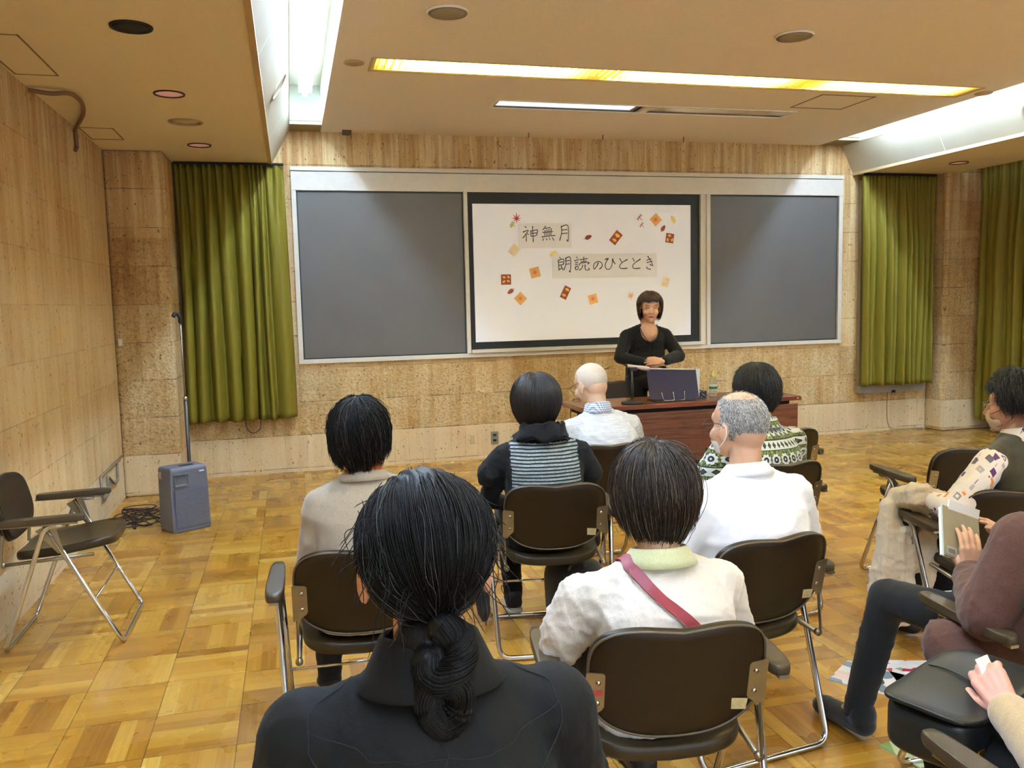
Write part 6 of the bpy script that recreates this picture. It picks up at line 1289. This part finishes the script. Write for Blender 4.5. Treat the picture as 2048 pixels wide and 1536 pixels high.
# --- K. speaking woman behind the table
M_BLKJ = fabric('black_knit_suit', srgb(17, 17, 18), srgb(13, 13, 14), scale=400, rough=0.9, wr=0.3, sheen=0.1)
t, J, Mh, body, g = person('woman with brown bob in black, standing behind the table with clasped hands', 2.74, 6.25, PI-0.12, zs=1.185, htop=1.508, hx=-0.01, hy=0.035, hyaw=-0.18, hpitch=-0.16, sw=0.160, hscale=1.0, vox=0.007, skin=m_skin('skin_speaker', srgb(222, 172, 140)), standing=True, sit=0.80, facevox=0.0035,
    top=dict(name='jacket', mat=M_BLKJ, wscale=1.8, amp=0.006, seed=101, hem=0.10, arm=0.93), sleeve=(0.056, 0.054, 0.040), legs=M_BTROU, shoe=M_SHOE, el=[(-0.245, 0.03, 0.99), (0.235, 0.03, 0.99)], wr=[(-0.055, 0.215, 0.965), (0.055, 0.205, 0.95)],
    hands=[dict(d=(0.85, 0.15, 0.1), n=(-0.1, 0.95, 0.35), side=-1, curl=0.45, sc=0.95), dict(d=(-0.9, 0.1, 0.15), n=(0.1, 0.95, 0.3), side=1, curl=0.5, sc=0.95)])
hairstyle(t, Mh, H_BRN2, seed=44, fa=0.2, R=(0.098, 0.110, 0.104), back=-0.125, side=-0.10, front=0.05, kb=0.3, ks=0.22, n=3000, frizz=0.002, lift=0.005, rough_end=0.01, drift=0.15)
FM = lambda pts: [Mh @ V(p) for p in pts]
M_BROW = plain('eyebrow', srgb(70, 48, 38), 0.8); M_LIP = plain('lips', srgb(186, 96, 88), 0.5); M_LASH = plain('eyelid_line', srgb(44, 30, 26), 0.7)
for s in (-1, 1):
    obj('eyebrow', tube(bmesh.new(), FM(spline([(s*0.018, 0.086, 0.018), (s*0.032, 0.084, 0.024), (s*0.048, 0.072, 0.019)], 5)), [0.0022]*10+[0.0012], 6), M_BROW, t, True)
    obj('eyelid', tube(bmesh.new(), FM(spline([(s*0.018, 0.083, -0.002), (s*0.031, 0.0845, -0.004), (s*0.046, 0.074, -0.001)], 5)), 0.0016, 6), M_LASH, t, True)
obj('lips', remesh([('cap', Mh @ V((-0.017, 0.082, -0.068)), 0.0035, Mh @ V((0, 0.0865, -0.066)), 0.0045), ('cap', Mh @ V((0.017, 0.082, -0.068)), 0.0035, Mh @ V((0, 0.0865, -0.066)), 0.0045), ('cap', Mh @ V((-0.010, 0.083, -0.073)), 0.004, Mh @ V((0.010, 0.083, -0.073)), 0.004)], 0.002, 2) and bmesh.new(), M_LIP, t) if False else link('lips', remesh([('cap', Mh @ V((-0.017, 0.082, -0.068)), 0.0035, Mh @ V((0, 0.0865, -0.066)), 0.0045), ('cap', Mh @ V((0.017, 0.082, -0.068)), 0.0035, Mh @ V((0, 0.0865, -0.066)), 0.0045), ('cap', Mh @ V((-0.010, 0.083, -0.073)), 0.004, Mh @ V((0.010, 0.083, -0.073)), 0.004)], 0.002, 2), M_LIP, t, True)
# bare neckline and necklace, blouse edge
nk = J['neck']
me = remesh([('ell', nk+V((0, 0.055, -0.055)), (0.072, 0.055, 0.085), (0.35, 0, 0)), ('cap', nk+V((0, 0, 0.02)), 0.052, nk+V((0, 0.01, -0.04)), 0.06)], 0.006, 4); link('neckline', me, body.data.materials[0], t, True)
obj('blouse_edge', tube(bmesh.new(), spline([nk+V(p) for p in ((-0.074, 0.03, 0.0), (-0.066, 0.092, -0.06), (-0.035, 0.112, -0.12), (0, 0.116, -0.137), (0.035, 0.112, -0.12), (0.066, 0.092, -0.06), (0.074, 0.03, 0.0))], 6), 0.0028, 8), plain('black_satin', srgb(24, 24, 26), 0.3), t, True)
obj('necklace', tube(bmesh.new(), spline([nk+V(p) for p in ((-0.05, 0.045, 0.01), (-0.03, 0.098, -0.035), (0, 0.113, -0.062), (0.03, 0.098, -0.035), (0.05, 0.045, 0.01))], 6), 0.0009, 6), M_GOLD, t, True)
obj('pendant', lathe(bmesh.new(), [(0, 0.004), (0.004, 0), (0, -0.004)], nk+V((0, 0.115, -0.066)), 10), M_GOLD, t, True)
w0 = J['W'][1]; e0 = J['E'][1]; d_ = (w0-e0).normalized(); xa_, ya_ = frame_of(d_)
obj('bracelet', tube(bmesh.new(), [w0-d_*0.0+(xa_*math.cos(a)+ya_*math.sin(a))*0.026 for a in np.linspace(0, 2*PI, 20)], 0.004, 6), plain('dark_beads', srgb(52, 26, 24), 0.4), t, True)
